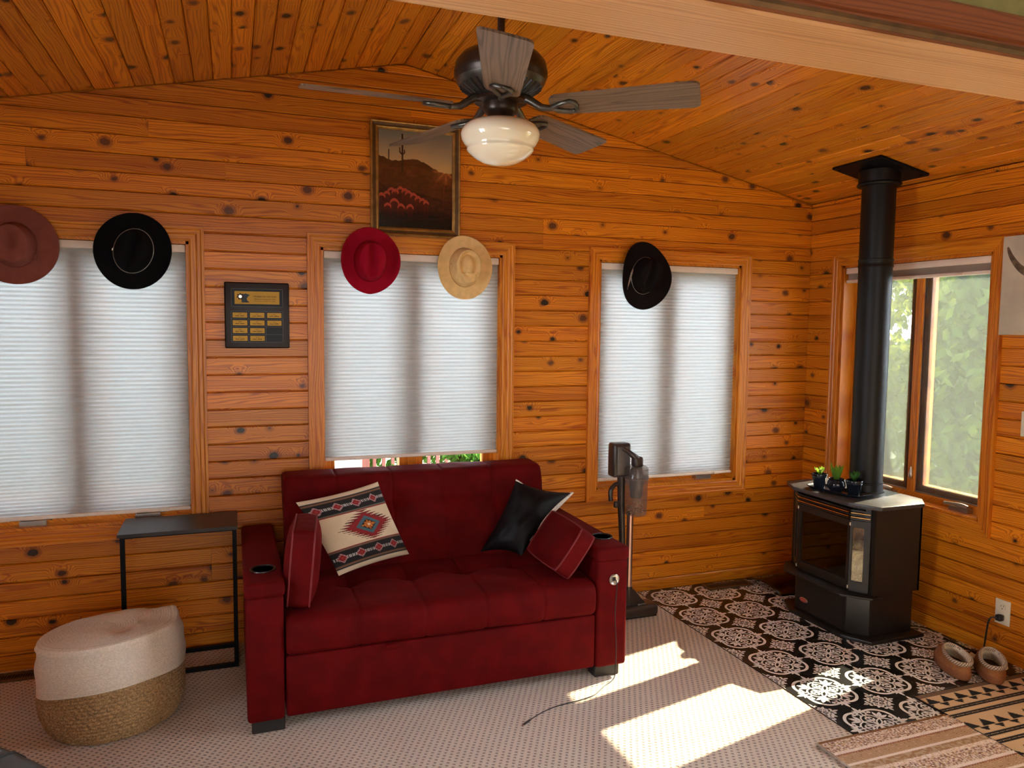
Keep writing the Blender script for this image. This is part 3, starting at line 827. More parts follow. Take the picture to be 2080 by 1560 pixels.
m1 = Matrix.Translation((-3.245, -.765, .630)) @ Matrix.Rotation(math.radians(5), 4, 'Y') @ Matrix.Rotation(math.radians(-97), 4, 'Z') @ Matrix.Rotation(math.radians(0), 4, 'X')
box_cushion(.33, .315, .085, m1, 'square red velvet cushion upright against the left sofa arm, in front of the patterned pillow')
m2 = Matrix.Translation((-2.082, -.775, .590)) @ Matrix.Rotation(math.radians(36), 4, 'Y') @ Matrix.Rotation(math.radians(-86), 4, 'Z')
box_cushion(.32, .23, .08, m2, 'square red velvet cushion tilted against the right sofa arm')

# ---- pillows
def pillow(t, name, TL, TR, BR, BL, thick, mats, colfn=None, nu=24, nv=24, pinch=.08, backmat=None, sag=0.0, part2='back_panel'):
    TL, TR, BR, BL = map(Vector, (TL, TR, BR, BL))
    nrm = ((TR-BL).cross(TL-BR)).normalized()
    if nrm.y > 0: nrm = -nrm                     # faces the room
    def P(u, v, side):
        a, b = (u-.5)*2, (v-.5)*2
        uu = .5+.5*a*(1-pinch*(1-b*b)); vv = .5+.5*b*(1-pinch*(1-a*a))
        p = TL*(1-uu)*(1-vv)+TR*uu*(1-vv)+BR*uu*vv+BL*(1-uu)*vv
        h = thick*max(0, (1-abs(a)**2.6))**.62*max(0, (1-abs(b)**2.6))**.62
        h *= 1+.12*noise.noise(Vector((a*2.2, b*2.2, sag)))
        return p+nrm*h*side
    mb = M(); mb.grid(nu, nv, lambda u, v: P(u, v, 1))
    cols = None
    if colfn: cols = [colfn(i/(nu-1), j/(nv-1)) for j in range(nv) for i in range(nu)]
    make(name, mb, mats, t, smooth=180, cols=cols)
    mb = M(); mb.grid(24, 24, lambda u, v: P(u, v, -.75)); make(part2, mb, backmat or mats, t, smooth=180)
    return P
def hexa(r, g, b):
    f = lambda c: (c/255/12.92 if c < 10 else ((c/255+.055)/1.055)**2.4); return (f(r), f(g), f(b))
CR, BK, RD, GY, BR_, TE, ORG = hexa(222, 200, 168), hexa(26, 22, 24), hexa(140, 30, 34), hexa(86, 92, 96), hexa(120, 86, 62), hexa(70, 104, 116), hexa(200, 120, 40)
def aztec(u, v):
    def dia(bc):
        db = (v-bc)
        for c in np.arange(.10, 1.1, .235):
            du = u-c; q = abs(du)/.072+abs(db)/.062
            if q < .70: return RD if q > .25 else hexa(165, 50, 40)
            if q < 1.0: return hexa(190, 180, 175) if (int(u*110)+int(v*110)) % 2 else RD
        if abs(db) < .016: return hexa(190, 186, 180) if int(u*95) % 2 else BK
        return BK
    if v < .055 or v > .945: return CR
    if v < .075 or v > .925: return GY if v < .065 or v > .935 else BK
    if v < .095 or v > .905: return BR_
    if v < .265: return dia(.18)
    if v > .735: return dia(.82)
    if v < .280 or v > .720: return BR_ if (int(v*400) % 2) else hexa(96, 100, 92)
    if v < .292 or v > .708: return RD
    du, db = u-.57, v-.5
    q = abs(du)/.165+abs(db)/.125
    if q < .70:
        if q < .62:
            s = abs(du)/.10+abs(db)/.075
            ang = math.atan2(db, du); st = .62+.38*abs(math.cos(4*ang))
            if s < .25*st: return CR
            if s < .95*st: return ORG if int(u*60) % 2 else hexa(170, 84, 30)
            return BK
        return TE
    if q < 1.0: return TE
    row = math.floor((db+.2)/.0285); fr = ((db+.2)/.0285) % 1
    lim = .40*(1-abs(db)/.245)
    if abs(db) < .2:
        edge = lim-.13
        if abs(du) < edge: return RD
        w = (abs(du)-edge)/.13
        if 0 <= w < 1:
            if fr < .22: return BK
            if fr < 1-w*.95: return RD
    return CR
pr = root('throw_pillow', (-2.95, -.52, .48), 'cream pillow woven with black bands and a red stepped diamond', 'pillow')
NP = 170
pillow(pr, 'woven_front', (-3.248, -.47, .800), (-2.862, -.375, .852), (-2.715, -.40, .492), (-3.080, -.62, .492), .065, WEAVE, aztec, NP, NP, .05, CREAMFAB)
pr2 = root('throw_pillow', (-2.25, -.52, .47), 'black cowhide pillow with pale edges slumped at the right end of the sofa', 'pillow')
pillow(pr2, 'hide_front', (-2.190, -.47, .838), (-1.880, -.48, .755), (-2.205, -.600, .492), (-2.365, -.44, .480), -0+.070, COWHIDE, None, 40, 40, .11, CREAMFAB, 3.0)

rimpts = [Vector((-2.190, -.47, .838)).lerp(Vector((-1.880, -.48, .755)), t)+Vector((0, 0, -.052*math.sin(pi*t)**1.2)) for t in np.linspace(.0, 1, 24)]
mb = M(); mb.tube(rimpts, .0045, 6); make('pale_edge', mb, CREAMFAB, pr2, smooth=180)
rimpts = [Vector((-1.880, -.48, .755)).lerp(Vector((-2.205, -.600, .492)), t)+Vector((-.03, -.012, .022))*math.sin(pi*t) for t in np.linspace(0, .8, 20)]
mb = M(); mb.tube(rimpts, [.004+.011*math.sin(pi*min(1, i/16)) for i in range(20)], 8); make('pale_seam', mb, CREAMFAB, pr2, smooth=180)
# ---- charging cable
pts = [(-1.896, -.9745, .463), (-1.893, -.985, .455), (-1.892, -.988, .43), (-1.896, -.984, .30), (-1.888, -.985, .16), (-1.892, -.99, .06), (-1.905, -1.0, .012), (-1.97, -1.035, .004), (-2.05, -1.095, .004), (-2.14, -1.12, .004), (-2.25, -1.135, .004), (-2.33, -1.165, .004), (-2.40, -1.205, .004)]
def spline(P, n=8):
    P = [Vector(p) for p in P]; out = []
    for i in range(len(P)-1):
        a, b, c, d = P[max(i-1, 0)], P[i], P[i+1], P[min(i+2, len(P)-1)]
        for k in range(n):
            t = k/n; out.append(.5*((2*b)+(c-a)*t+(2*a-5*b+4*c-d)*t*t+(3*b-a-3*c+d)*t**3))
    return out+[P[-1]]
cb = root('charging_cable', (-2.2, -1.12, 0), 'thin black cable plugged into the sofa arm and trailing over the carpet', 'cable')
mb = M(); mb.tube(spline(pts), .0022, 6); make('wire', mb, BLACKPL, cb, smooth=180)
mb = M(); mb.tube([(-2.395, -1.203, .0045), (-2.43, -1.226, .0045)], [.0045, .0045], 8); make('plug_body', mb, BLACKPL, cb, smooth=40)
mb = M(); mb.tube([(-2.43, -1.226, .0045), (-2.443, -1.2345, .0045)], [.003, .003], 8); make('plug_tip', mb, CHROME, cb, smooth=40)

# ================================================================== SIDE TABLE
st = root('side_table', (-3.74, -.17, 0), 'small side table with dark top and black tube frame under the left blind', 'table')
mb = M(); mb.box(-3.992, -3.496, -.325, -.025, .660, .676); mb.uv = [(v[0], v[1]) for v in mb.v]; make('table_top', mb, TABLETOP, st)
s = .019
for x in (-3.985, -3.520):
    mb = M(); mb.box(x, x+s, -.295, -.295+s, .0, .660); make('leg', mb, BLACKMET, st)
    mb = M(); mb.box(x, x+s, -.295+s, -.045, .0, s); make('base_bar', mb, BLACKMET, st)
    mb = M(); mb.box(x, x+s, -.295+s, -.045, .641, .660); make('top_bar', mb, BLACKMET, st)
for y in (-.295, -.064):
    mb = M(); mb.box(-3.985+s, -3.520, y, y+s, 0, s); make('base_rail', mb, BLACKMET, st)
    mb = M(); mb.box(-3.985+s, -3.520, y, y+s, .648, .660); make('top_rail', mb, BLACKMET, st)

# ================================================================== POUF
pf = root('pouf_basket', (-3.982, -.60, 0), 'two-tone rope pouf, cream above and jute brown below, beside the side table', 'pouf')
pc = Vector((-3.982, -.605, 0))
def border(a): return .165-.050*math.sin(a)+.024*math.cos(a)
def rim(a): return .358-.022*math.sin(a)+.016*math.cos(a)+.030*math.exp(-((((a-.35+pi) % (2*pi))-pi)/.30)**2)
def pouf_R(z, a):
    return (.222+.044*min(1, max(0, z)/.09)**.5)*(1+.016*math.sin(2*a+.6)+.012*math.sin(3*a))*(1-.07*max(0, (z-.22)/.16)**2)
def pouf_pt(z, a, q, ns, amp):
    row = math.floor(q); fz = q-row
    tw = .5+.5*math.sin(ns*a+row*pi+(fz-.5)*2.2)
    d = amp*(math.sin(pi*fz)**.6*(.55+.45*tw)-.6)
    d += .007*noise.noise(Vector((math.cos(a)*2.5, math.sin(a)*2.5, z*9)))+.004*math.sin(z*60+2*math.sin(a))*min(1, z/.3)**3
    r = pouf_R(z, a)+d
    return (pc.x+r*math.cos(a), pc.y+r*math.sin(a)*.97, z)
mb = M(); mb.grid(520, 100, lambda u, v: pouf_pt(.001+v*(border(2*pi*u)-.001), 2*pi*u, v*14, 60, .0080), wrapu=True)
make('jute_base', mb, JUTE, pf, smooth=180, recalc=False)
mb = M(); mb.grid(400, 170, lambda u, v: pouf_pt(border(2*pi*u)+v*(rim(2*pi*u)-border(2*pi*u)), 2*pi*u, v*27, 110, .0034), wrapu=True)
make('rope_side', mb, CREAMKNIT, pf, smooth=180, recalc=False)
def lid(u, v):
    a = 2*pi*u; r = v
    base = pouf_pt(rim(a), a, .5, 110, 0)
    lip = 1.03 if v > .93 else 1.0
    x = pc.x+(base[0]-pc.x)*r*lip; y = pc.y+(base[1]-pc.y)*r*lip
    ztop = .366+(rim(a)+.006-.366)*r**2+.034*(1-r**2)**.8
    ztop += .012*noise.noise(Vector((x*7, y*7, 3)))*(1-r**4)-.034*math.exp(-((x-pc.x-.05)/.05)**2-((y-pc.y+.02)/.10)**2)
    ztop += .0022*math.sin(r*2*pi*26)
    if v > .965: ztop -= .016*(v-.965)/.035
    return (x, y, ztop)
mb = M(); mb.grid(240, 110, lid, wrapu=True); make('rope_lid', mb, CREAMKNIT, pf, smooth=180, recalc=False)

# ================================================================== LEATHER FOOTSTOOL
fs_ = root('leather_footstool', (-4.285, -1.915, 0), 'dark brown leather footstool, only its rounded corner showing beside the pouf', 'footstool')
R_ = rot('Z', -47, (-4.285, -1.915, 0))
mb = M()
def stool(u, v):
    a = 2*pi*u; ca, sa = math.cos(a), math.sin(a)
    n = 3.2; r = (abs(ca)**n+abs(sa)**n)**(-1/n)
    prof = [(1.0, .10), (1.02, .22), (1.03, .33), (1.0, .41), (.90, .448), (.6, .462), (.001, .468)]
    t = v*(len(prof)-1); i = min(int(t), len(prof)-2); f = t-i
    k = prof[i][0]*(1-f)+prof[i+1][0]*f; z = prof[i][1]*(1-f)+prof[i+1][1]*f
    return (-4.285+.36*r*ca*k, -1.915+.36*r*sa*k, z)
mb.grid(72, 40, stool, wrapu=True); make('leather_cushion', move(mb, R_), LEATHER, fs_, smooth=180)
mb = M(); mb.tube([R_ @ Vector(stool(u, .47)) for u in np.linspace(0, 1, 73)[:-1]], .004, 6, closed=True); make('welt_seam', mb, BLACKPL, fs_, smooth=180)
for q in ((0.02, .47), (.27, .47), (.52, .47), (.77, .47)):
    mb = M(); mb.tube([R_ @ Vector(stool(q[0], v))+Vector((0, 0, .001)) for v in np.linspace(.47, .98, 14)], .003, 6); make('top_seam', mb, BLACKPL, fs_, smooth=180)
for dx in (-.25, .25):
    for dy in (-.25, .25):
        mb = M(); mb.lathe([(.022, 0), (.028, .11)], 12, (-4.285+dx, -1.915+dy, 0)); make('leg', move(mb, R_), BLACKWOOD, fs_, smooth=40)
# ================================================================== STOVE
YC = -.775
def oct_poly(xf, hf, xc, hs, xb, back=None):
    """front edge at xf (half width hf), front chamfers to (xc, hs), sides back to xb"""
    p = [(xf, YC+hf), (xf, YC-hf), (xc, YC-hs), (xb, YC-hs), (xb, YC+hs), (xc, YC+hs)]
    if back: xbb, hb = back; p = [(xf, YC+hf), (xf, YC-hf), (xc, YC-hs), (xb, YC-hs), (xbb, YC-hb), (xbb, YC+hb), (xb, YC+hs), (xc, YC+hs)]
    return p
sv = root('gas_stove', (-.32, YC, 0), 'black pedestal gas stove with log set behind bay glass in the corner', 'stove')
def bev_prism(poly, z0, z1, r=.004):
    bm = bmesh.new(); lo = [bm.verts.new((a, b, z0)) for a, b in poly]; hi = [bm.verts.new((a, b, z1)) for a, b in poly]
    bm.faces.new(lo[::-1]); bm.faces.new(hi); n = len(poly)
    for i in range(n): bm.faces.new((lo[i], lo[(i+1) % n], hi[(i+1) % n], hi[i]))
    bmesh.ops.recalc_face_normals(bm, faces=bm.faces[:])
    bmesh.ops.bevel(bm, geom=bm.edges[:], offset=r, segments=2, profile=.5, affect='EDGES')
    mb = M(); mb.bm(bm); bm.free(); return mb
make('base_plate', bev_prism(oct_poly(-.570, .192, -.495, .325, -.14), .0045, .024), STOVE, sv, smooth=40)
make('pedestal', bev_prism(oct_poly(-.535, .19, -.455, .265, -.165), .024, .238, .005), STOVE, sv, smooth=40)
mb = M(); mb.box(-.538, -.5345, YC-.172, YC+.172, .040, .232); make('access_panel', mb, STOVE, sv)
em = M(); em.lathe([(.0, .0), (.030, .0), (.032, .002), (.028, .004), (0, .0035)], 32, mat=Matrix.Scale(.46, 4, (0, 1, 0)))
em.v = [(-.538-v[2], YC+.115-v[0], .095+v[1]) for v in em.v]; emb = make('oval_badge', em, SILVER, sv, smooth=50)
em = M(); em.lathe([(.0, .0035), (.024, .0035), (.024, .0046), (0, .0046)], 28, mat=Matrix.Scale(.42, 4, (0, 1, 0)))
em.v = [(-.538-v[2], YC+.115-v[0], .095+v[1]) for v in em.v]; make('badge_enamel', em, REDBADGE, emb)
em = M()
for i in range(6): em.box(-.538-.0053, -.538-.0044, YC+.115+.016-.0062*i-.004, YC+.115+.016-.0062*i, .0915, .0985)
make('badge_lettering', em, SILVER, emb)
make('ash_lip', bev_prism(oct_poly(-.603, .212, -.500, .325, -.43), .238, .250, .003), STOVE, sv, smooth=40)
# cabinet: sides, back, floor, roof
mb = M(); t = .012
for sg in (1, -1):
    mb.box(-.462, -.165, YC+sg*.300, YC+sg*(.300-t), .250, .700); mb.box(-.474, -.462, YC+sg*.300, YC+sg*.262, .250, .695)
mb.box(-.177, -.165, YC-.300, YC+.300, .250, .700)
mb.prism(oct_poly(-.520, .185, -.47, .27, -.17), .250, .268); mb.prism(oct_poly(-.520, .185, -.47, .27, -.17), .690, .700)
make('cabinet', mb, STOVE, sv)
mb = M()
mb.box(-.20, -.19, YC-.25, YC+.25, .268, .62); mb.box(-.455, -.19, YC-.255, YC-.245, .268, .62); mb.box(-.455, -.19, YC+.245, YC+.255, .268, .62)
mb.prism(oct_poly(-.505, .175, -.455, .25, -.19), .610, .622); mb.prism(oct_poly(-.505, .175, -.455, .25, -.19), .268, .275)
make('firebox', mb, STOVEIN, sv)
# door: three framed panes following the bay front
dr = M(); gl = M()
segs = [((-.530, YC+.190), (-.530, YC-.190)), ((-.530, YC-.190), (-.478, YC-.272)), ((-.478, YC+.272), (-.530, YC+.190))]
def seg_box(mb, A, B, u0, u1, z0, z1, d0, d1):
    A, B = Vector((*A, 0)), Vector((*B, 0)); e = (B-A).normalized(); L = (B-A).length; nrm = Vector((e.y, -e.x, 0))
    if nrm.x > 0: nrm = -nrm
    vs = [A+e*u+nrm*d+Vector((0, 0, z)) for z in (z0, z1) for d in (d0, d1) for u in (u0, u1)]
    mb.add(vs, [(0, 2, 3, 1), (4, 5, 7, 6), (0, 1, 5, 4), (2, 6, 7, 3), (0, 4, 6, 2), (1, 3, 7, 5)])
for k, (A, B) in enumerate(segs):
    L = math.hypot(B[0]-A[0], B[1]-A[1]); m0, m1 = (.016, .016) if k == 0 else (.010, .030) if k == 1 else (.030, .010)
    seg_box(dr, A, B, 0, L, .262, .305, -.014, .004); seg_box(dr, A, B, 0, L, .590, .625, -.014, .004)
    seg_box(dr, A, B, 0, m0, .305, .590, -.014, .004); seg_box(dr, A, B, L-m1, L, .305, .590, -.014, .004)
    seg_box(gl, A, B, m0-.003, L-m1+.003, .302, .593, -.008, -.005)
door = make('bay_door', dr, STOVE, sv); make('glass', gl, STOVEGLASS, door)
for y, x in ((YC-.190, -.534), (YC+.190, -.534)):
    for z in (.275, .605):
        mb = M(); mb.lathe([(0, -.008), (.005, -.008), (.005, .008), (0, .008)], 10, (x, y, z)); make('hinge_pin', mb, SILVER, door, smooth=40)
lv = M(); br = M()
for (A, B) in segs:
    L = math.hypot(B[0]-A[0], B[1]-A[1])
    for z in (.628, .650, .672): seg_box(lv, A, B, 0, L, z, z+.008, -.03, .004)
    for z in (.640, .662): seg_box(br, A, B, 0, L*.97, z, z+.0045, -.004, .007)
    seg_box(lv, A, B, 0, L, .628, .70, -.05, -.035)
for A, B in segs[1:]:
    L = math.hypot(B[0]-A[0], B[1]-A[1])
    seg_box(lv, A, B, *((L-.026, L) if A[1] < B[1]+.5 and B[1] < YC-.2 else (0, .026)), .628, .698, -.03, .006)
make('louver_grille', lv, STOVE, sv); make('brass_trim', br, BRASS, sv)
make('top_plate', bev_prism(oct_poly(-.565, .203, -.490, .345, -.205, (-.125, .26)), .700, .722, .005), STOVETOP, sv, smooth=40)
def log(pts, r): 
    mb = M(); mb.tube(spline(pts, 5), [r*(1+.18*noise.noise(Vector((i*.7, r*90, 1)))) for i in range(len(pts)*5-4)], 12)
    make('log', wobble(mb, .008, 22), LOG, sv, smooth=70)
log([(-.33, YC+.19, .345), (-.33, YC, .355), (-.32, YC-.19, .345)], .042)
log([(-.42, YC+.13, .33), (-.40, YC+.01, .335), (-.40, YC-.10, .325)], .030)
log([(-.30, YC+.15, .40), (-.36, YC+.02, .445), (-.40, YC-.06, .46)], .030)
log([(-.26, YC-.16, .40), (-.33, YC-.05, .44), (-.37, YC+.08, .41)], .028)
mb = M()
for i in range(130):
    bm = bmesh.new(); bmesh.ops.create_icosphere(bm, subdivisions=1, radius=random.uniform(.008, .017)); x = random.uniform(-.50, -.36); hw = .165+.07*min(1, (x+.50)/.07)
    bm.transform(Matrix.Translation((x, YC+random.uniform(-hw, hw), .283+random.uniform(0, .018))) @ Matrix.Rotation(random.uniform(0, 6), 4, 'X')); mb.bm(bm); bm.free()
make('ember_bed', mb, EMBER, sv, kind='stuff')

# ---- flue pipe
PX_, PY_ = -.253, -.779
fp = root('flue_pipe', (PX_, PY_, .722), 'tall black flue pipe rising from the stove to a square ceiling plate', 'pipe')
zc = HE-SL*PX_
mb = M(); mb.lathe([(.0845, .7225), (.0845, zc-.03)], 48, (PX_, PY_, 0)); make('pipe_body', mb, PIPE, fp, smooth=40)
mb = M(); mb.lathe([(.096, .7225), (.096, .7235), (.088, .729), (.085, .765), (.0885, .768), (.0885, .774), (.0848, .777)], 48, (PX_, PY_, 0)); make('base_collar', mb, PIPE, fp, smooth=40)
mb = M(); mb.lathe([(.0848, 1.935), (.0885, 1.937), (.0885, 1.943), (.0862, 1.946), (.0862, 1.968), (.0885, 1.971), (.0885, 1.977), (.0848, 1.98)], 48, (PX_, PY_, 0)); make('pipe_joint', mb, PIPE, fp, smooth=40)
mb = M(); mb.lathe([(.0845, zc-.088), (.108, zc-.086), (.112, zc-.078), (.104, zc-.070), (.104, zc-.02), (.104, zc-.008)], 48, (PX_, PY_, 0)); make('top_collar', mb, PIPE, fp, smooth=40)
tl = Matrix.Translation((PX_, PY_, zc)) @ Matrix.Rotation(math.atan(SL), 4, 'Y')
mb = M(); mb.rbox(-.168, .168, -.168, .168, -.016, -.002, .003, 1); plate = make('ceiling_plate', move(mb, tl), BLACKMET, fp)
for a in (-.14, 0, .14):
    for b in (-.14, .14):
        mb = M(); mb.lathe([(0, -.022), (.006, -.020), (.006, -.016)], 10, (a, b, 0)); make('bolt', move(mb, tl), BLACKMET, plate, smooth=40)

# ---- tray and pots
ta = math.radians(-80); tc = Vector((-.440, -.770, .7225))
TM = Matrix.Translation(tc) @ Matrix.Rotation(ta, 4, 'Z')
mb = M()
def tray(u, v):
    a = 2*pi*u; n = 6; ca, sa = math.cos(a), math.sin(a); r = (abs(ca)**n+abs(sa)**n)**(-1/n)
    prof = [(.001, .004), (.86, .004), (.96, .012), (1.0, .016), (1.0, .013), (.95, .008), (.84, 0), (.001, 0)]
    t = v*7; i = min(int(t), 6); f = t-i; k = prof[i][0]*(1-f)+prof[i+1][0]*f; z = prof[i][1]*(1-f)+prof[i+1][1]*f
    return TM @ Vector((.168*r*ca*k, .062*r*sa*k, z))
mb.grid(48, 15, tray, wrapu=True); make('plant_tray', mb, TERRA, smooth=40, loc=tuple(tc), label='long narrow black tray holding three small pots on the stove', cat='tray')
def leaf(mb, base, d, L, w, curl=.3):
    d = Vector(d).normalized(); side = d.cross(Vector((0, 0, 1))); side = side.normalized() if side.length > 1e-3 else Vector((1, 0, 0)); up = side.cross(d)
    vs = []; n = 6
    for i in range(n):
        t = i/(n-1); p = Vector(base)+d*L*t-up*(-curl)*L*t*t*.5; ww = w*math.sin(pi*min(1, .12+t*.88))**.8
        vs += [p-side*ww+up*ww*.35, p, p+side*ww+up*ww*.35]
    fs = []
    for i in range(n-1):
        for j in range(2): a = i*3+j; fs.append((a, a+1, a+4, a+3))
    mb.add(vs, fs)
def pot(x, prof, label, kind):
    b = TM @ Vector((x, 0, .0045))
    t = root('potted_plant', b, label, 'plant')
    mb = M(); mb.lathe(prof, 36, b); make('pot', mb, TERRA, t, smooth=45)
    rim = max(prof, key=lambda q: q[1]); top = rim[1]
    mb = M(); mb.lathe([(0, top-.010), (rim[0]*.86, top-.012)], 24, b); make('soil', mb, SOIL, t)
    o = b+Vector((0, 0, top-.010))
    if kind == 'flower':
        for i in range(9):
            mb = M(); a = i*2.4; leaf(mb, o, (math.cos(a), math.sin(a), .9+.3*(i % 3)), .055, .011); make('leaf', mb, LEAFG, t, smooth=180)
        for i in range(8):
            mb = M(); a = i*2.1; p = o+Vector((.018*math.cos(a), .018*math.sin(a), .018+.006*(i % 3)))
            for k in range(5): leaf(mb, p, (math.cos(k*1.257+i), math.sin(k*1.257+i), .5), .012, .005)
            make('flower', mb, PETAL, t, smooth=180)
    if kind == 'tall':
        for i in range(13):
            mb = M(); a = i*2.4; leaf(mb, o+Vector((.012*math.cos(a), .012*math.sin(a), 0)), (math.cos(a)*.7, math.sin(a)*.7, 1.6), .068+.03*random.random(), .011); make('leaf', mb, LEAFG, t, smooth=180)
    if kind == 'small':
        for i in range(9):
            mb = M(); a = i*2.4; leaf(mb, o, (math.cos(a)*.9, math.sin(a)*.9, .9+.5*random.random()), .062, .011); make('leaf', mb, LEAFD, t, smooth=180)
cone = lambda r0, r1, h: [(0, 0), (r0, 0), (r0*1.05, .006), (r1*.93, h*.74), (r1*.97, h*.76), (r1*.95, h*.80), (r1, h*.84), (r1, h*.96), (r1*.97, h), (r1*.86, h), (r1*.84, h-.012)]
pot(-.115, cone(.027, .041, .078), 'glossy dark tapered pot with pale flowers, at the back of the tray', 'flower')
pot(-.008, [(0, 0), (.026, 0), (.041, .014), (.048, .032), (.045, .050), (.038, .060), (.041, .068), (.038, .070), (.034, .066), (.033, .058)], 'round bellied dark pot with tall pale green shoots, in the middle of the tray', 'tall')
pot(.100, cone(.028, .043, .080), 'glossy navy tapered pot with small dark leaves, at the front of the tray', 'small')

# ================================================================== STICK VACUUM
vc = root('stick_vacuum', (-1.47, -.31, 0), 'bronze stick vacuum standing behind the right sofa arm', 'vacuum')
vy = -.31
mb = M(); mb.rbox(-1.575, -1.468, vy-.030, vy+.045, .785, .972, .014, 3); make('battery_housing', mb, VACDARK, vc, smooth=50)
mb = M(); mb.rbox(-1.555, -1.478, vy-.036, vy-.028, .80, .955, .006, 2); make('housing_panel', mb, VACGREY, vc, smooth=50)
mb = M(); mb.tube([(-1.522, vy-.035, .945), (-1.50, vy-.055, .93), (-1.462, vy-.075, .895), (-1.452, vy-.06, .86)], [.012, .013, .020, .022], 12); make('duct', mb, VACDARK, vc, smooth=60)
mb = M(); mb.rbox(-1.482, -1.425, vy-.095, vy-.045, .846, .905, .014, 3); make('trigger_head', mb, VACDARK, vc, smooth=60)
bx_, by_ = -1.452, vy-.062
mb = M(); mb.lathe([(0, .585), (.057, .585), (.060, .590), (.064, .785), (.0, .785)], 36, (bx_, by_, 0)); make('dust_bin', mb, BINGLASS, vc, smooth=40)
mb = M(); mb.lathe([(.067, .786), (.067, .794), (.065, .800), (.065, .842), (.055, .850), (0, .850)], 36, (bx_, by_, 0)); make('bin_lid', mb, BINGLASS, vc, smooth=40)
mb = M(); mb.lathe([(.0668, .782), (.0668, .792)], 36, (bx_, by_, 0)); make('bin_band', mb, VACGREY, vc, smooth=40)
mb = M(); mb.lathe([(0, .675), (.028, .675), (.033, .690), (.040, .775), (.042, .783), (.030, .84), (0, .84)], 28, (bx_, by_, 0)); make('cyclone_filter', mb, VACGREY, vc, smooth=40)
mb = M()
for i in range(140):
    a, r = random.uniform(0, 2*pi), .046*math.sqrt(random.random()); p = Vector((bx_+r*math.cos(a), by_+r*math.sin(a), .592+.05*random.random()**1.5))
    d = Vector((random.uniform(-1, 1), random.uniform(-1, 1), random.uniform(-.6, .6)))*.012; mb.tube([p, p+d], .003, 4)
make('dust', mb, EMBER, vc, kind='stuff')
mb = M(); mb.tube([(-1.512, vy, .80), (-1.508, vy, .62), (-1.496, vy, .40), (-1.490, vy, .36)], [.022, .020, .017, .012], 12); make('spine', mb, VACDARK, vc, smooth=60)
mb = M(); mb.tube([(-1.462, vy-.02, .60), (-1.462, vy-.02, .08)], .0185, 20); make('tube', mb, VACPINK, vc, smooth=40)
mb = M(); mb.tube([(-1.462, vy-.02, .17), (-1.462, vy-.02, .06)], .0215, 20); make('tube_collar', mb, VACDARK, vc, smooth=40)
mb = M(); mb.tube(spline([(-1.515, vy, .745), (-1.55, vy, .74), (-1.577, vy-.005, .71), (-1.578, vy-.01, .655)], 5), .013, 10); make('grip_hook', mb, VACDARK, vc, smooth=60)
mb = M(); mb.rbox(-1.553, -1.52, vy-.012, vy+.012, .612, .648, .008, 2); make('release_knob', mb, VACDARK, vc, smooth=60)
mb = M(); mb.rbox(-1.565, -1.300, vy-.080, vy+.035, .006, .066, .018, 4); make('floor_head', mb, VACDARK, vc, smooth=60)
mb = M(); mb.prism([(-1.535, .040), (-1.365, .040), (-1.37, .075), (-1.44, .155), (-1.485, .155)], vy-.04, vy+.055, f=lambda a, b, z: (a, z, b)); make('head_neck', mb, VACDARK, vc)
mb = M(); mb.rbox(-1.42, -1.37, vy-.055, vy-.01, .060, .072, .004, 2); make('label_plate', mb, VACGREY, vc)
for y in (vy-.07, vy+.02):
    mb = M(); mb.tube([(-1.55, y, .010), (-1.315, y, .010)], .0098, 12); make('roller', mb, BLACKPL, vc, smooth=40)

# ================================================================== FLOOR REGISTERS, DEFLECTOR
def register(x0, x1, y0, y1, z, label):
    t = root('floor_register', ((x0+x1)/2, (y0+y1)/2, z), label, 'vent', 'floor registers')
    mb = M(); w = .022
    for q in ((x0, x1, y0, y0+w), (x0, x1, y1-w, y1), (x0, x0+w, y0+w, y1-w), (x1-w, x1, y0+w, y1-w)): mb.box(*q, z, z+.006)
    make('register_frame', mb, VENTBRN, t)
    mb = M(); mb.box(x0+w, x1-w, y0+w, y1-w, z, z+.0008); make('damper', mb, BLACKMET, t)
    n = int((x1-x0-2*w)/.0105)
    for i in range(n):
        x = x0+w+.004+i*.0105; mb = M(); mb.box(x, x+.004, y0+w, y1-w, z+.001, z+.005); make('slat', mb, VENTBRN, t)
register(-.795, -.470, -.148, -.050, .0046, 'brown metal floor register set in the patterned tiles under the right blind')
register(-4.70, -4.335, -.135, -.040, .0005, 'brown metal floor register in the carpet to the left of the pouf')
mb = M()
def defl(u, v): return (-.40+.36*u if False else -.455+.35*u, -.045-.33*v, .0052+.038*math.sin(pi*v)**.7+.0)
mb.grid(10, 24, defl); d_ = make('air_deflector', mb, TINT, smooth=180, loc=(-.29, -.21, .005), label='clear smoke tinted plastic air deflector lying on the tiles left of the stove', cat='deflector')
so_ = d_.modifiers.new('thickness', 'SOLIDIFY'); so_.thickness = .002

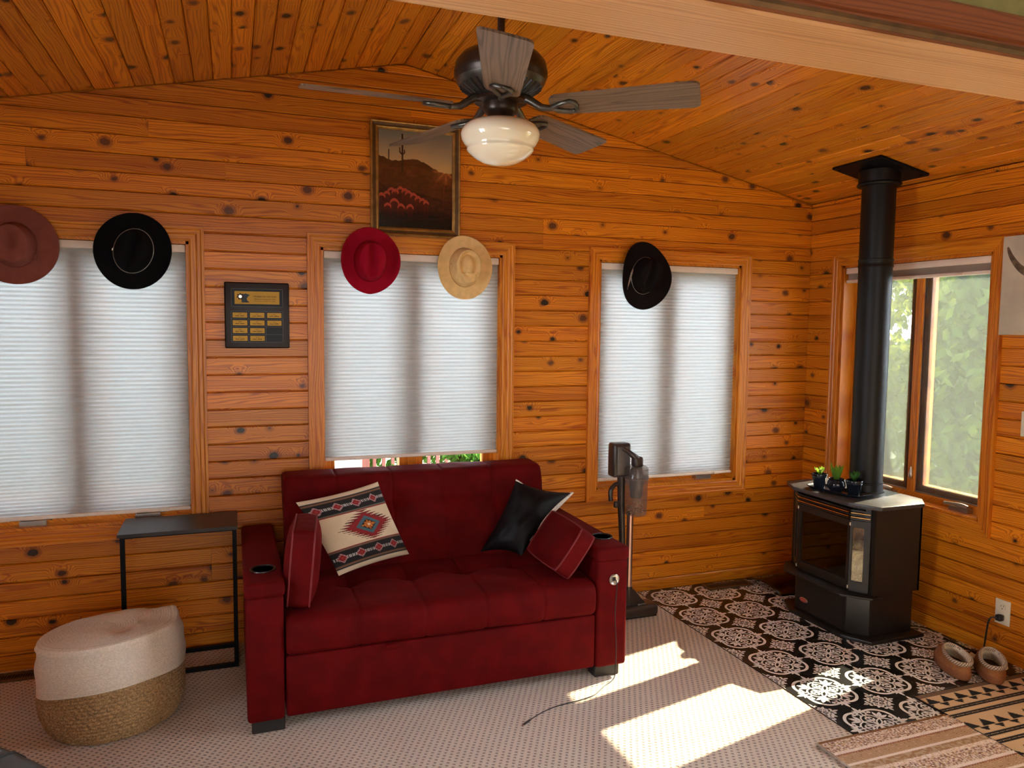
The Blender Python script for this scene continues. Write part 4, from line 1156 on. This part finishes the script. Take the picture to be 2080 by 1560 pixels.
# ================================================================== RUGS
TAN, INKB = hexa(226, 192, 150), hexa(22, 22, 28)
def rug1col(x, y):
    s = -1.577-y; u = x+.745
    if s < .030: return INKB if int(s/.0055) % 2 == 0 else hexa(150, 118, 90)
    q = (s-.030) % .200; per = .083; rowi = math.floor((s-.03)/.2)
    ux = (u+.02*rowi) % per
    q = math.floor(q/.0048)*.0048
    if q < .048:                                  # stepped triangles, one row up and one row down
        h = q/.048; dd_ = abs((ux-per*.4+per/2) % per-per/2); return INKB if dd_ < .034*h else TAN
    if q < .053: return TAN
    if q < .083:
        h = 1-(q-.053)/.030; dd_ = abs((ux-per*.9+per/2) % per-per/2); return INKB if dd_ < .027*h else TAN
    if q < .092: return TAN
    if q < .118:
        if .103 < q < .108 and int(u/.006) % 2: return TAN
        return INKB
    if q < .140: return TAN
    if q < .166:
        if .151 < q < .156 and int(u/.006) % 2: return TAN
        return INKB
    return TAN
def rug(name, x0, x1, y0, y1, z, h, colf, label, res, edge_cols, relief):
    t = root(name, ((x0+x1)/2, (y0+y1)/2, z), label, 'rug')
    nx, ny = int((x1-x0)/res)+1, int((y1-y0)/res)+1
    mb = M(); mb.grid(nx, ny, lambda u, v: (x0+(x1-x0)*u, y1+(y0-y1)*v, z+h+relief(x0+(x1-x0)*u, y1+(y0-y1)*v)))
    cols = [colf(v[0], v[1]) for v in mb.v]
    make('woven_field', mb, WEAVE, t, cols=cols, recalc=False)
    mb = M(); mb.box(x0+.002, x1-.002, y0+.002, y1-.002, z, z+h-.001); make('backing', mb, CREAMFAB, t)
    mb = M(); mb.tube([(x0, y0, z+h*.6), (x0, y1, z+h*.6)], h*.62, 8); n = len(mb.v)
    make('bound_edge', mb, edge_cols, t, smooth=180)
    return t
rug('woven_rug', -.745, -.012, -2.55, -1.577, .0048, .007, rug1col, 'flat woven rug with black triangles and stripes on tan, by the slippers', .0035, BLACKPL, lambda x, y: .0006*math.sin(x*900))
def rug2col(x, y):
    s = -1.736-y; n = noise.noise(Vector((x*160, y*160, 1))); n2 = noise.noise(Vector((x*70, y*70, 4)))
    BRN, TN, WH, RB = hexa(140, 98, 58), hexa(220, 184, 146), hexa(250, 232, 220), hexa(128, 84, 70)
    if s < .016: return BRN
    s -= .016; q = s % .21
    if q < .066: return WH if n > .12 else RB if n < -.12 else TN
    if q < .082: return WH
    if q < .088: return hexa(150, 84, 60)
    if q < .140:
        zz = abs((x*1/.014) % 1-.5)*.014; return TN if int((q+zz)/.0045) % 2 else hexa(160, 120, 84)
    if q < .152: return WH
    if q < .190: return hexa(200, 172, 140) if n2 > 0 else hexa(176, 136, 96)
    return WH if n > -.1 else TN
def rug2rel(x, y):
    s = -1.736-y-.016; q = s % .21
    if s < 0: return 0
    if q < .066: return .003+.0045*noise.noise(Vector((x*150, y*150, 1)))
    if q < .088 or q > .190: return .004+.0018*math.sin(x*520+q*400)
    return .001+.0009*math.sin(x*900)
rug('chunky_rug', -1.418, -.752, -2.55, -1.736, .0048, .007, rug2col, 'chunky tan rug with knotted cream stripes beside the black patterned rug', .0042, CREAMFAB, rug2rel)

# ================================================================== SLIPPERS
def slipper(px, py, pz, deg, mirror, label):
    t = root('slipper', (px, py, pz), label, 'slipper', 'pair of chestnut slippers')
    Mx = Matrix.Translation((px, py, pz)) @ Matrix.Rotation(math.radians(deg), 4, 'Z')
    n = 56
    def foot(a, sc=1.0):
        # toe toward +y; outline ~ .10 x .27
        y = math.sin(a)*.135; t_ = (math.sin(a)+1)/2
        w = .046+.010*math.sin(pi*t_)**.8+.006*t_
        x = math.copysign(abs(math.cos(a))**.75, math.cos(a))*w
        x += mirror*.012*math.sin(pi*t_)*(t_-.3)
        return Vector((x*sc, y*sc, 0))
    def opening(a):
        y = -.038+math.sin(a)*.080; x = math.copysign(abs(math.cos(a))**.85, math.cos(a))*.044*(1-.16*math.sin(a))
        z = .078+.024*(y+.118)/.16
        return Vector((x, y, z))
    mb = M()
    prof = [(0.0, .90), (.004, .98), (.012, 1.02), (.030, 1.03), (.036, 1.015), (.037, .99)]
    mb.grid(n, len(prof), lambda u, v: Mx @ (foot(2*pi*u, prof[round(v*(len(prof)-1))][1])+Vector((0, 0, prof[round(v*(len(prof)-1))][0]))), wrapu=True)
    mb.f.append(tuple(range(n))); mb.mi.append(0)
    make('sole', mb, SOLE, t, smooth=60)
    mb = M()
    def upper(u, v):
        a = 2*pi*u; p = foot(a, .985)+Vector((0, 0, .035)); q = opening(a)
        c = p.lerp(q, v); b = math.sin(pi*v)
        c += Vector((p.x-q.x, p.y-q.y, 0))*.13*b+Vector((0, 0, .012*b)); return Mx @ c
    mb.grid(n, 12, upper, wrapu=True); make('suede_upper', mb, SUEDE, t, smooth=180)
    NB = 150
    mb = M()
    mb.grid(NB, 9, lambda u, v: Mx @ (opening(2*pi*u)+Vector(((.005+.0070*math.cos(2*pi*v))*math.cos(2*pi*u), (.005+.0070*math.cos(2*pi*v))*math.sin(2*pi*u), .0105*math.sin(2*pi*v)-.002))), wrapu=True)
    cols = []
    for j in range(9):
        for i in range(NB):
            cols.append(hexa(222, 205, 180) if ((i+j*2) % 4 < 2) else hexa(84, 44, 28))
    make('braided_collar', mb, BRAID, t, smooth=180, cols=cols)
    mb = M()
    def lining(u, v):
        a = 2*pi*u; q = opening(a)+Vector((0, 0, .007)); ins = foot(a, .78)*Vector((1, .72, 1)) if False else Vector((foot(a, .80).x, foot(a, .72).y-.014, .034))
        c = q.lerp(ins, v); k = .009*math.sin(pi*min(1, v*1.4)) if v < .71 else 0
        c -= Vector((math.cos(a), math.sin(a), 0))*k; return Mx @ c
    mb.grid(n, 10, lining, wrapu=True); make('fleece_lining', wobble(mb, .002, 90), FLEECE, t, smooth=180)
    mb = M(); pts = [Mx @ Vector((foot(2*pi*i/n, .80).x, foot(2*pi*i/n, .72).y-.014, .0345)) for i in range(n)]
    mb.add(pts, [tuple(range(n))]); make('insole', mb, INSOLE, t)
slipper(-.335, -1.425, .0048, -26, 1, 'chestnut slipper with braided collar standing on the tiles, nearer the stove')
slipper(-.222, -1.530, .0125, -44, -1, 'chestnut slipper with braided collar touching the black patterned rug')

# ================================================================== OUTLET, CORD, SWITCH
ot = root('wall_outlet', (0, -1.415, .236), 'ivory double wall outlet above the slippers, black plug in its lower socket', 'outlet')
mb = M(); mb.rbox(-.0065, -.0005, -1.454, -1.377, .175, .297, .003, 2); make('cover_plate', mb, WHITEPL, ot, smooth=40)
for z in (.262, .212):
    mb = M(); mb.lathe([(0, 0), (.0165, 0), (.0165, .002), (0, .002)], 24, mat=Matrix.Rotation(-pi/2, 4, 'Y')); mb.v = [(v[0]-.0065, v[1]-1.4155, v[2]+z) for v in mb.v]
    rc = make('receptacle', mb, WHITEPL, ot, smooth=40)
    if z > .25:
        for dy, hh in ((-.006, .009), (.006, .007)):
            mb = M(); mb.box(-.0092, -.0084, -1.4155+dy-.001, -1.4155+dy+.001, z+.001, z+.001+hh); make('slot', mb, BLACKPL, rc)
        mb = M(); mb.box(-.0092, -.0084, -1.4175, -1.4135, z-.010, z-.006); make('slot', mb, BLACKPL, rc)
pc_ = root('power_cord', (-.03, -1.40, .2), 'black power cord hanging from the wall outlet down behind the slippers', 'cord')
mb = M(); mb.rbox(-.040, -.0088, -1.430, -1.402, .196, .226, .006, 2); make('plug', mb, BLACKPL, pc_, smooth=50)
mb = M(); mb.tube(spline([(-.036, -1.412, .210), (-.052, -1.395, .208), (-.058, -1.385, .18), (-.052, -1.372, .10), (-.05, -1.362, .03), (-.055, -1.34, .010), (-.07, -1.28, .0095), (-.06, -1.15, .0095)]), .0042, 8); make('cord', mb, BLACKPL, pc_, smooth=180)
sw = root('light_switch', (0, -1.49, 1.165), 'ivory wall switch plate at the right edge below the canvas', 'switch')
mb = M(); mb.rbox(-.0065, -.0005, -1.527, -1.450, 1.105, 1.225, .003, 2); make('cover_plate', mb, WHITEPL, sw, smooth=40)
mb = M(); mb.rbox(-.012, -.0062, -1.494, -1.483, 1.150, 1.178, .002, 1); make('toggle', mb, WHITEPL, sw)
# ================================================================== HATS
def hat(cx, cz, a, b, rotd, crown, curl, mats, label, brim_shape=None, crease='center', tiltx=0.0, h=.105, edge=None, extra=None, y0=-.034):
    """brim half sizes a (x) and b (z); crown = (ca, cb) half sizes; local X right, Y up, N toward the room"""
    felt, bandm = mats
    t = root('hat', (cx, y0, cz), label, 'hat', 'cowboy hats hung over the windows')
    R = Matrix.Rotation(math.radians(rotd), 4, 'Y')
    base = Matrix.Translation((cx, y0, cz)) @ R @ Matrix.Rotation(math.radians(tiltx), 4, 'X')
    L2W = lambda x, y, n: base @ Vector((x, -n, y))
    ca, cb = crown
    bs = brim_shape or (lambda th: 1.0)
    def brimpt(u, v):
        th = 2*pi*u; c, s_ = math.cos(th), math.sin(th)
        x = c*(ca*(1-v)+a*v*bs(th)); y = s_*(cb*(1-v)+b*v*bs(th))
        n = curl(th)*v**1.7+.006*(1-v)
        return L2W(x, y, n)
    mb = M(); mb.grid(96, 16, brimpt, wrapu=True); o = make('brim', mb, felt, t, smooth=180)
    md = o.modifiers.new('thickness', 'SOLIDIFY'); md.thickness = .0035; md.offset = 0
    def crownpt(u, v):
        th = 2*pi*u; rho = 1-v
        if v < .5:                                   # side wall
            f = v/.5; k = 1-.20*f**1.4; x = ca*math.cos(th)*k; y = cb*math.sin(th)*k; n = h*f**.8
            rr = .80
        else:
            f = (v-.5)/.5; k = .80*(1-f); x = ca*math.cos(th)*k; y = cb*math.sin(th)*k; n = h+.012*math.sin(f*pi/2)
        w = min(1, v/.42)**2
        if crease == 'center':
            n -= w*(.040*math.exp(-(x/(ca*.24))**2)*(1-.25*(y/cb)**2) - .004)
            n -= w*.022*math.exp(-((abs(x)-ca*.86)/(ca*.22))**2)*math.exp(-((y+cb*.30)/(cb*.40))**2)
        elif crease == 'tear':
            q = (x/(ca*.46))**2+((y-cb*.10)/(cb*.56))**2
            n -= w*.030*math.exp(-abs(q-.9)**1.5*2.2)*(1.15 if y > -cb*.3 else .7)
            n -= w*.034*math.exp(-((abs(x)-ca*.62)/(ca*.20))**2)*math.exp(-((y+cb*.62)/(cb*.30))**2)
            y += w*0
        elif crease == 'soft':
            n -= w*.035*math.exp(-((x+ca*.15)/(ca*.40))**2-((y-cb*.1)/(cb*.6))**2)
            n -= w*.020*math.exp(-((x-ca*.5)/(ca*.3))**2-((y+cb*.55)/(cb*.35))**2)
        n *= 1+.12*w*(y/cb)
        return L2W(x, y, max(n, .004))
    mb = M(); mb.grid(96, 40, crownpt, wrapu=True); o = make('crown', mb, felt, t, smooth=180)
    mb = M(); bw = edge or .010
    mb.grid(96, 5, lambda u, v: L2W(math.cos(2*pi*u)*(ca*1.012-.004*v), math.sin(2*pi*u)*(cb*1.012-.004*v), .005+bw*v), wrapu=True)
    bnd = make('hat_band', mb, bandm, t, smooth=180)
    if extra: extra(t, L2W, ca, cb)
    return t
cow = lambda side, fb: (lambda th: side*abs(math.cos(th))**3.0-fb*abs(math.sin(th))**4)
def rope(t, L2W, ca, cb):
    for ph in (0, pi):
        mb = M(); mb.tube([L2W(math.cos(q)*(ca*1.03+.0014*math.cos(q*60+ph)), math.sin(q)*(cb*1.03+.0014*math.cos(q*60+ph)), .013+.0015*math.sin(q*60+ph)) for q in np.linspace(0, 2*pi, 240)[:-1]], .0010, 5, closed=True)
        make('silver_cord', mb, SILVER, t, smooth=180)
    mb = M(); mb.rbox(-.004, .004, -.004, .004, -.007, .007, .002, 1); mb.v = [tuple(L2W(-ca*1.04+v[0], -.02+v[2], .013+v[1])) for v in mb.v]; make('cord_clasp', mb, SILVER, t)
def bow(t, L2W, ca, cb):
    mb = M(); mb.rbox(-.006, .006, -.012, .012, -.007, .007, .002, 1); mb.v = [tuple(L2W(ca*.86+.006+v[0], -cb*.52+v[1], .014+v[2])) for v in mb.v]; make('band_bow', mb, FELT_PINK, t)
def feather(t, L2W, ca, cb):
    mb = M()
    mb.tube([L2W(math.cos(q)*ca*1.03, math.sin(q)*cb*1.03, .012) for q in np.linspace(0, 2*pi, 80)[:-1]], .0014, 5, closed=True); make('thin_cord', mb, SILVER, t, smooth=180)
    mb = M(); vs = []
    for i in range(10):
        q = i/9; w = .0065*math.sin(pi*(.1+.9*q)**.8); x = -ca*1.06-.004*q; y = .02-.125*q; n = .020-.010*q
        vs += [L2W(x-w, y, n), L2W(x, y, n+.003), L2W(x+w, y, n)]
    mb.add(vs, [(i*3+j, i*3+j+1, i*3+j+4, i*3+j+3) for i in range(9) for j in range(2)]); make('feather', mb, plain('grey_feather', (.30, .24, .20), .8, var=.4, scale=120), t, smooth=180)
def eyelets(t, L2W, ca, cb):
    for y in (.020, -.008):
        mb = M(); mb.lathe([(0, -.002), (.0035, -.002), (.0035, .002), (0, .002)], 12, L2W(-ca*.93, y, .030)); make('eyelet', mb, BANDDARK, t, smooth=40)
hat(-4.395, 1.937, .172, .172, 0, (.083, .098), lambda th: .010+.010*math.sin(th), (FELT_PINK, FELT_PINK), 'dusty rose wide flat brimmed hat at the left edge of the photo', None, 'soft', 0, .100, .014, bow)
hat(-3.925, 1.930, .158, .180, 16, (.080, .100), cow(.034, .006), (FELT_BLACK, FELT_BLACK), 'black cowboy hat with twisted silver cord over the left window', lambda th: 1+.02*math.cos(2*th), 'center', 0, .105, .010, rope)
hat(-2.838, 1.926, .150, .172, 0, (.083, .104), cow(.045, .004), (FELT_RED, BANDDARK), 'crimson red cowboy hat over the middle window, left of the tan hat', lambda th: 1-.07*max(0, -math.sin(th))**2*abs(math.cos(th))-.03*max(0, -math.sin(th))**6, 'center', 0, .100, .004)
hat(-2.334, 1.912, .151, .170, -4, (.084, .104), cow(.022, .002), (FELT_TAN, BANDDARK), 'tan cowboy hat with dark band over the middle window', None, 'tear', 0, .095, .010, eyelets)
hat(-1.242, 1.904, .160, .198, 12, (.082, .105), cow(.050, .006), (FELT_BROWN, FELT_BROWN), 'black brown cowboy hat with a small feather over the right window', lambda th: 1+.05*math.cos(2*th+1.2), 'center', 0, .105, .008, feather)

# ================================================================== AWARD PLAQUE
def text(name, s, size, loc, mat, parent, align='CENTER', sx=1.0, label=None):
    cu = bpy.data.curves.new(name, 'FONT'); cu.body = s; cu.size = size; cu.align_x = align; cu.align_y = 'CENTER'; cu.extrude = .0002
    o = bpy.data.objects.new(name, cu); COL.objects.link(o)
    me = bpy.data.meshes.new_from_object(o.evaluated_get(bpy.context.evaluated_depsgraph_get()))
    bpy.data.objects.remove(o); me.name = name; me.materials.clear(); me.materials.append(mat)
    o = bpy.data.objects.new(name, me); COL.objects.link(o)
    o.matrix_local = Matrix.Translation(Vector(loc)-OFF[parent.name]) @ Matrix.Rotation(pi/2, 4, 'X') @ Matrix.Diagonal((sx, 1, 1, 1))
    o.parent = parent; OFF[o.name] = OFF[parent.name]
    return o
px0, px1, pz0, pz1 = -3.538, -3.236, 1.481, 1.803
pl = root('award_plaque', (-3.387, 0, 1.642), 'dark wooden member of the year plaque between the left and middle windows', 'plaque')
mb = M(); mb.rbox(px0, px1, -.022, -.001, pz0, pz1, .007, 3); make('plaque_board', mb, PLAQUE, pl, smooth=50)
def frame_lines(x0, x1, z0, z1, y=-.0228, w=.0013):
    mb = M()
    for q in ((x0, x1, z0, z0+w), (x0, x1, z1-w, z1), (x0, x0+w, z0, z1), (x1-w, x1, z0, z1)): mb.box(q[0], q[1], y, y+.0012, q[2], q[3])
    return mb
cxp = (px0+px1)/2
make('header_border', frame_lines(cxp-.120, cxp+.120, 1.684, 1.772), INKLINE, pl)
mb = M(); mb.box(cxp-.116, cxp+.116, -.0232, -.0219, 1.688, 1.768); make('header_backing', mb, PLAQUEBK, pl)
hx0, hx1, hz0, hz1 = cxp-.104, cxp+.104, 1.697, 1.759
mb = M(); mb.box(hx0, hx1, -.0245, -.0231, hz0, hz1); hp = make('header_plate', mb, GOLDPL, pl)
yt = -.0247
tx = cxp+.036
text('engraved_text', 'MEMBER OF THE YEAR', .0107, (tx, yt, 1.7335), INK, hp, sx=1.0)
text('engraved_text', 'Minnesota Chapter Est. 2004', .0082, (tx, yt, 1.7215), INK, hp)
text('engraved_text', 'National Latino Peace Officers Association', .0058, (tx, yt, 1.7115), INK, hp)
mb = M(); ex, ez = cxp-.060, 1.728
stt = [(-.013, .018), (.004, .018), (.006, .021), (.020, .015), (.027, .013), (.018, .006), (.012, -.004), (.013, -.012), (.024, -.024), (-.013, -.024), (-.012, -.010), (-.015, -.004)]
mb.prism([(ex+a, ez+b) for a, b in stt], yt, yt+.0004, f=lambda a, b, z: (a, z, b)); make('state_emblem', mb, INKBLUE, hp)
mb = M(); ox, oz = ex-.018, ez+.005; star = []
for i in range(14):
    r = .0185 if i % 2 == 0 else .0115; star.append((ox+r*math.sin(2*pi*i/14), oz+r*math.cos(2*pi*i/14)))
mb.prism(star, yt-.0004, yt, f=lambda a, b, z: (a, z, b)); make('star_badge', mb, INK, hp)
mb = M(); mb.lathe([(.0060, 0), (.0078, 0), (.0078, .0004), (.0060, .0004)], 24, mat=Matrix.Rotation(pi/2, 4, 'X')); mb.v = [(v[0]+ox, v[1]+yt-.0004, v[2]+oz) for v in mb.v]; make('badge_ring', mb, SILVER, hp)
c0, c1, r0, r1 = cxp-.121, cxp+.119, 1.511, 1.662
cw, rh = (c1-c0)/3, (r1-r0)/4
mb = M(); mb.box(c0, c1, -.0228, -.0219, r0, r1); make('grid_backing', mb, PLAQUEBK, pl)
ln = M()
for i in range(4): ln.box(c0+i*cw-.0006, c0+i*cw+.0006, -.0232, -.0222, r0, r1)
for j in range(5): ln.box(c0, c1, -.0232, -.0222, r0+j*rh-.0006, r0+j*rh+.0006)
make('grid_lines', ln, INKLINE, pl)
yrs = [['2007', '2011', '2015'], ['2008', '2012', '2016'], ['2009', '2013', None], ['2010', '2014', None]]
for j in range(4):
    for i in range(3):
        gx, gz = c0+(i+.5)*cw, r1-(j+.5)*rh
        if yrs[j][i] is None:
            mb = M(); mb.box(gx-.034, gx+.034, -.0236, -.0227, gz-.0125, gz+.0125); make('blank_plate', mb, PLAQUEBK, pl); continue
        mb = M(); mb.box(gx-.0335, gx+.0335, -.0242, -.0227, gz-.0122, gz+.0122); np_ = make('name_plate', mb, GOLDPL, pl)
        text('engraved_year', yrs[j][i], .0072, (gx, -.0244, gz+.0050), INK, np_)
        mb = M(); x = gx-.021
        for wd in (.004, .003, .0035, .003, .0, .004, .003, .0035, .003, .0025):      # worn, unreadable name
            if wd: mb.box(x, x+wd, -.0245, -.0242, gz-.0060, gz-.0060+random.choice((.003, .0032, .0045)))
            x += .0043
        make('engraved_name', mb, INK, np_)

# ================================================================== PICTURE
ax0, ax1, az0, az1 = -2.829, -2.354, 2.066, 2.645
pt = root('framed_picture', (-2.59, 0, 2.36), 'gilt framed desert sunset photograph hung above the middle window', 'picture')
prof = [(0, -.004), (0, -.022), (.005, -.026), (.010, -.022), (.020, -.018), (.026, -.017), (.030, -.021), (.036, -.019), (.043, -.012), (.043, -.004)]
cn = [(ax0, az0), (ax1, az0), (ax1, az1), (ax0, az1)]; dd = [(1, 1), (-1, 1), (-1, -1), (1, -1)]
for k_ in range(4):
    A, B, da, db = cn[k_], cn[(k_+1) % 4], dd[k_], dd[(k_+1) % 4]; n = len(prof)
    vs = [(A[0]+da[0]*d, y, A[1]+da[1]*d) for d, y in prof]+[(B[0]+db[0]*d, y, B[1]+db[1]*d) for d, y in prof]
    mb = M(); mb.add(vs, [])
    for i in range(n):
        mb.f.append((i, (i+1) % n, n+(i+1) % n, n+i)); mb.mi.append(1 if 3 <= i <= 4 else 0)
    make('frame_side', mb, [GOLDFR, GOLDDK], pt)
bxa, bxb, bza, bzb = ax0+.042, ax1-.042, az0+.042, az1-.042
def desert(u, v):      # v = 0 at the top
    lerp = lambda a, b, t: tuple(a[i]+(b[i]-a[i])*max(0, min(1, t)) for i in range(3))
    hz = .26+.10*u+.03*math.sin(u*9)+.012*noise.noise(Vector((u*20, 0, 0)))+(.045*max(0, u-.45))*1.2
    n = noise.noise(Vector((u*16, v*30, 0))); n2 = noise.noise(Vector((u*55, v*75, 3))); n3 = noise.noise(Vector((u*6, v*9, 7)))
    sx, sz = .905, .385
    ds = math.hypot((u-sx), (v-sz)*1.3); ang = math.atan2((v-sz)*1.3, u-sx)
    # tall saguaro
    def sag(c, top, bot, w): return abs(u-c) < w and top < v < bot
    cact = sag(.315, .03, .42, .011) or (abs(math.hypot(u-.318, (v-.215)*1.3)-.030) < .009 and v > .215) or sag(.285, .17, .225, .009) or sag(.347, .19, .225, .009) or sag(.135, .20, .30, .010)
    if cact: return hexa(52, 26, 20) if v > hz else hexa(66, 40, 34)
    if v < hz:
        c = lerp(hexa(168, 172, 160), hexa(252, 210, 150), v/hz*.9+.25*(1-ds)-.15)
        return lerp(c, hexa(255, 214, 140), 1-ds/.16)
    c = lerp(hexa(120, 56, 34), hexa(58, 20, 16), (v-hz)/.6+.3*n3)
    c = tuple(max(0, x*(1+.55*n+.35*n2)) for x in c)
    if v < hz+.07 and u < .8: c = lerp(c, hexa(70, 34, 26), .6)
    # sun star
    if ds < .20:
        ray = abs(math.cos(ang*4+.3))**14; c = lerp(c, hexa(255, 150, 80), max(0, (1-ds/.2))*(.35+ray))
    if abs(u-sx+.02*(v-sz)*4) < .008 and v > sz: c = lerp(c, hexa(170, 70, 50), .7*(1-(v-sz)/.45))
    # glowing cholla clump: rounded fingers with bright rims
    best = 0
    for cx_, top, w in CH:
        if abs(u-cx_) < w*1.25 and v > top-.03:
            e = (abs(u-cx_)/w); ht = top+.5*w*e*e
            d_ = (v-ht)
            if -.012 < d_ < .016: best = max(best, .95)
            elif 0 < d_ < .22 and e < 1: best = max(best, .55*(1-d_/.22)*(.5+.6*abs(n2)+.6*(e > .75)))
    if best: c = lerp(c, hexa(232, 92, 66) if best > .7 else hexa(150, 34, 26), best)
    if v > .80: c = lerp(c, hexa(16, 6, 8), (v-.80)/.12)
    return c
CH = [(.04, .66, .04), (.11, .64, .035), (.17, .60, .04), (.22, .61, .035), (.29, .585, .04), (.35, .60, .035), (.40, .62, .04), (.47, .64, .035), (.53, .67, .035), (.59, .69, .035), (.64, .71, .03), (.21, .71, .05), (.30, .76, .04), (.42, .76, .04), (.12, .76, .04)]
NX, NZ = 130, 180
mb = M(); mb.grid(NX, NZ, lambda u, v: (bxa+(bxb-bxa)*u, -.008, bzb+(bza-bzb)*v))
make('photo_print', mb, PRINT, pt, cols=[desert(i/(NX-1), j/(NZ-1)) for j in range(NZ) for i in range(NX)], recalc=False)
mb = M(); mb.box(bxa-.004, bxb+.004, -.0125, -.0105, bza-.004, bzb+.004); make('picture_glass', mb, glass_mat('picture_glass', (1, 1, 1), .05), pt)
mb = M(); mb.box(ax0+.01, ax1-.01, -.006, -.0005, az0+.01, az1-.01); make('back_board', mb, BLACKPL, pt)

# ================================================================== CANVAS WITH HORNS
cv = root('canvas_print', (0, -1.565, 1.818), 'beige canvas with a longhorn skull print beside the stove window, cut off by the frame', 'artwork')
mb = M(); mb.rbox(-.034, -.001, -1.800, -1.331, 1.584, 2.052, .003, 2); make('canvas_panel', mb, CANVAS, cv, smooth=40)
for sg in (1, -1):
    mb = M(); pts = spline([(-.0345, -1.565+sg*.209, 2.000), (-.0345, -1.565+sg*.190, 1.955), (-.0345, -1.565+sg*.152, 1.905), (-.0345, -1.565+sg*.11, 1.875), (-.0345, -1.565+sg*.07, 1.868), (-.0345, -1.565+sg*.02, 1.868)], 6)
    n = len(pts); vs = []
    for i, p in enumerate(pts):
        t_ = (pts[min(i+1, n-1)]-pts[max(i-1, 0)]).normalized(); q = Vector((0, -t_.z, t_.y)); w = .003+.021*(i/(n-1))**.6
        vs += [p+q*w, p-q*w]
    mb.add(vs, [(2*i, 2*i+1, 2*i+3, 2*i+2) for i in range(n-1)]); make('horn_print', mb, HORN, cv)
mb = M(); mb.prism([(-1.505, 1.87), (-1.625, 1.87), (-1.61, 1.80), (-1.59, 1.68), (-1.565, 1.655), (-1.54, 1.68), (-1.52, 1.80)], -.0348, -.0342, f=lambda a, b, z: (z, a, b)); make('skull_print', mb, HORN, cv)

# ================================================================== CEILING FAN
fx, fy = -2.651, -1.511
fn_ = root('ceiling_fan', (fx, fy, 2.30), 'bronze ceiling fan with five walnut blades and a cream glass globe', 'ceiling fan')
mb = M(); mb.lathe([(.066, RZ+.002), (.068, RZ-.02), (.058, RZ-.055), (.035, RZ-.085), (.016, RZ-.095)], 32, (fx, fy, 0)); make('canopy', mb, BRONZE, fn_, smooth=50)
mb = M(); mb.lathe([(.0125, RZ-.09), (.0125, 2.50)], 20, (fx, fy, 0)); make('downrod', mb, BRONZE, fn_, smooth=40)
mb = M(); mb.lathe([(.014, 2.525), (.030, 2.520), (.034, 2.510), (.10, 2.505), (.132, 2.492), (.150, 2.470), (.156, 2.440), (.156, 2.428), (.152, 2.422), (.149, 2.411), (.06, 2.40), (.060, 2.350)], 56, (fx, fy, 0)); make('motor_housing', mb, BRONZE, fn_, smooth=50)
mb = M(); mb.lathe([(.1495, 2.4115), (.146, 2.405), (.132, 2.390), (.098, 2.368), (.066, 2.356), (.058, 2.352)], 56, (fx, fy, 0)); make('vent_ring', mb, BRONZE_L, fn_, smooth=50)
for i in range(35):
    a = 2*pi*i/35; p0 = Vector((.092, 0, 2.3655)); p1 = Vector((.136, 0, 2.3935))
    e = Matrix.Translation((fx, fy, 0)) @ Matrix.Rotation(a, 4, 'Z')
    mb = M(); mb.tube([e @ (p0+Vector((0, 0, -.0005))), e @ (p1+Vector((0, 0, -.0005)))], .0042, 6); make('vent_slot', mb, BLACKPL, fn_)
mb = M(); mb.lathe([(.060, 2.358), (.086, 2.356), (.088, 2.344), (.058, 2.340)], 40, (fx, fy, 0)); make('flywheel', mb, BRONZE, fn_, smooth=40)
mb = M(); mb.lathe([(.055, 2.352), (.0575, 2.346), (.0575, 2.318), (.052, 2.309), (.047, 2.306), (.042, 2.298), (.044, 2.290), (.052, 2.286), (.052, 2.282)], 40, (fx, fy, 0)); make('switch_housing', mb, BRONZE, fn_, smooth=45)
mb = M(); mb.lathe([(.050, 2.2835), (.078, 2.282), (.104, 2.275), (.122, 2.263), (.131, 2.248), (.1325, 2.236), (.128, 2.220), (.118, 2.204), (.110, 2.194), (.1125, 2.189), (.109, 2.183), (.099, 2.173), (.080, 2.159), (.052, 2.146), (.024, 2.140), (0, 2.139)], 64, (fx, fy, 0)); make('glass_globe', mb, OPAL, fn_, smooth=70)
BZ, PITCH = 2.325, math.tan(math.radians(13))
blade_me = iron_me = None
for kb in range(5):
    az = math.radians(-108.3+72*kb); er = Vector((math.cos(az), math.sin(az), 0)); et = Vector((-math.sin(az), math.cos(az), 0))
    P = lambda r, w, dz=0: Vector((fx, fy, BZ))+er*r+et*w+Vector((0, 0, -w*PITCH+dz))
    out = []
    R0, R1 = .170, .648; w0, w1 = .056, .073
    def crn(cx_, cy_, r, a0, a1): return [(cx_+r*math.cos(q), cy_+r*math.sin(q)) for q in np.linspace(a0, a1, 6)]
    out = crn(R1-.022, w1-.022, .022, pi/2, 0)+crn(R1-.022, -w1+.022, .022, 0, -pi/2)+crn(R0+.035, -w0+.035, .035, -pi/2, -pi)+crn(R0+.035, w0-.035, .035, pi, pi/2)
    n = len(out); vs = [P(r, w, .0035) for r, w in out]+[P(r, w, -.0035) for r, w in out]
    ou, ov = uvoff()
    mb = M(); mb.add(vs, [tuple(range(n)), tuple(range(n, 2*n))[::-1]]+[(i, (i+1) % n, n+(i+1) % n, n+i) for i in range(n)], 0, [(r+ou, w+ov) for r, w in out]*2)
    make('blade', mb, BLADE, fn_)
    mb = M()
    mb.tube([P(.062, 0, .030), P(.095, 0, .024), P(.140, 0, -.006), P(.178, 0, -.012)], [.015, .014, .012, .009], 10)
    for sg in (1, -1): mb.tube([P(.172, 0, -.011), P(.205, sg*.020, -.010), P(.240, sg*.032, -.009), P(.256, sg*.022, -.009), P(.258, 0, -.009)], [.0085, .008, .0075, .0075, .0075], 8)
    iron = make('blade_iron', mb, BRONZE_L, fn_, smooth=60)
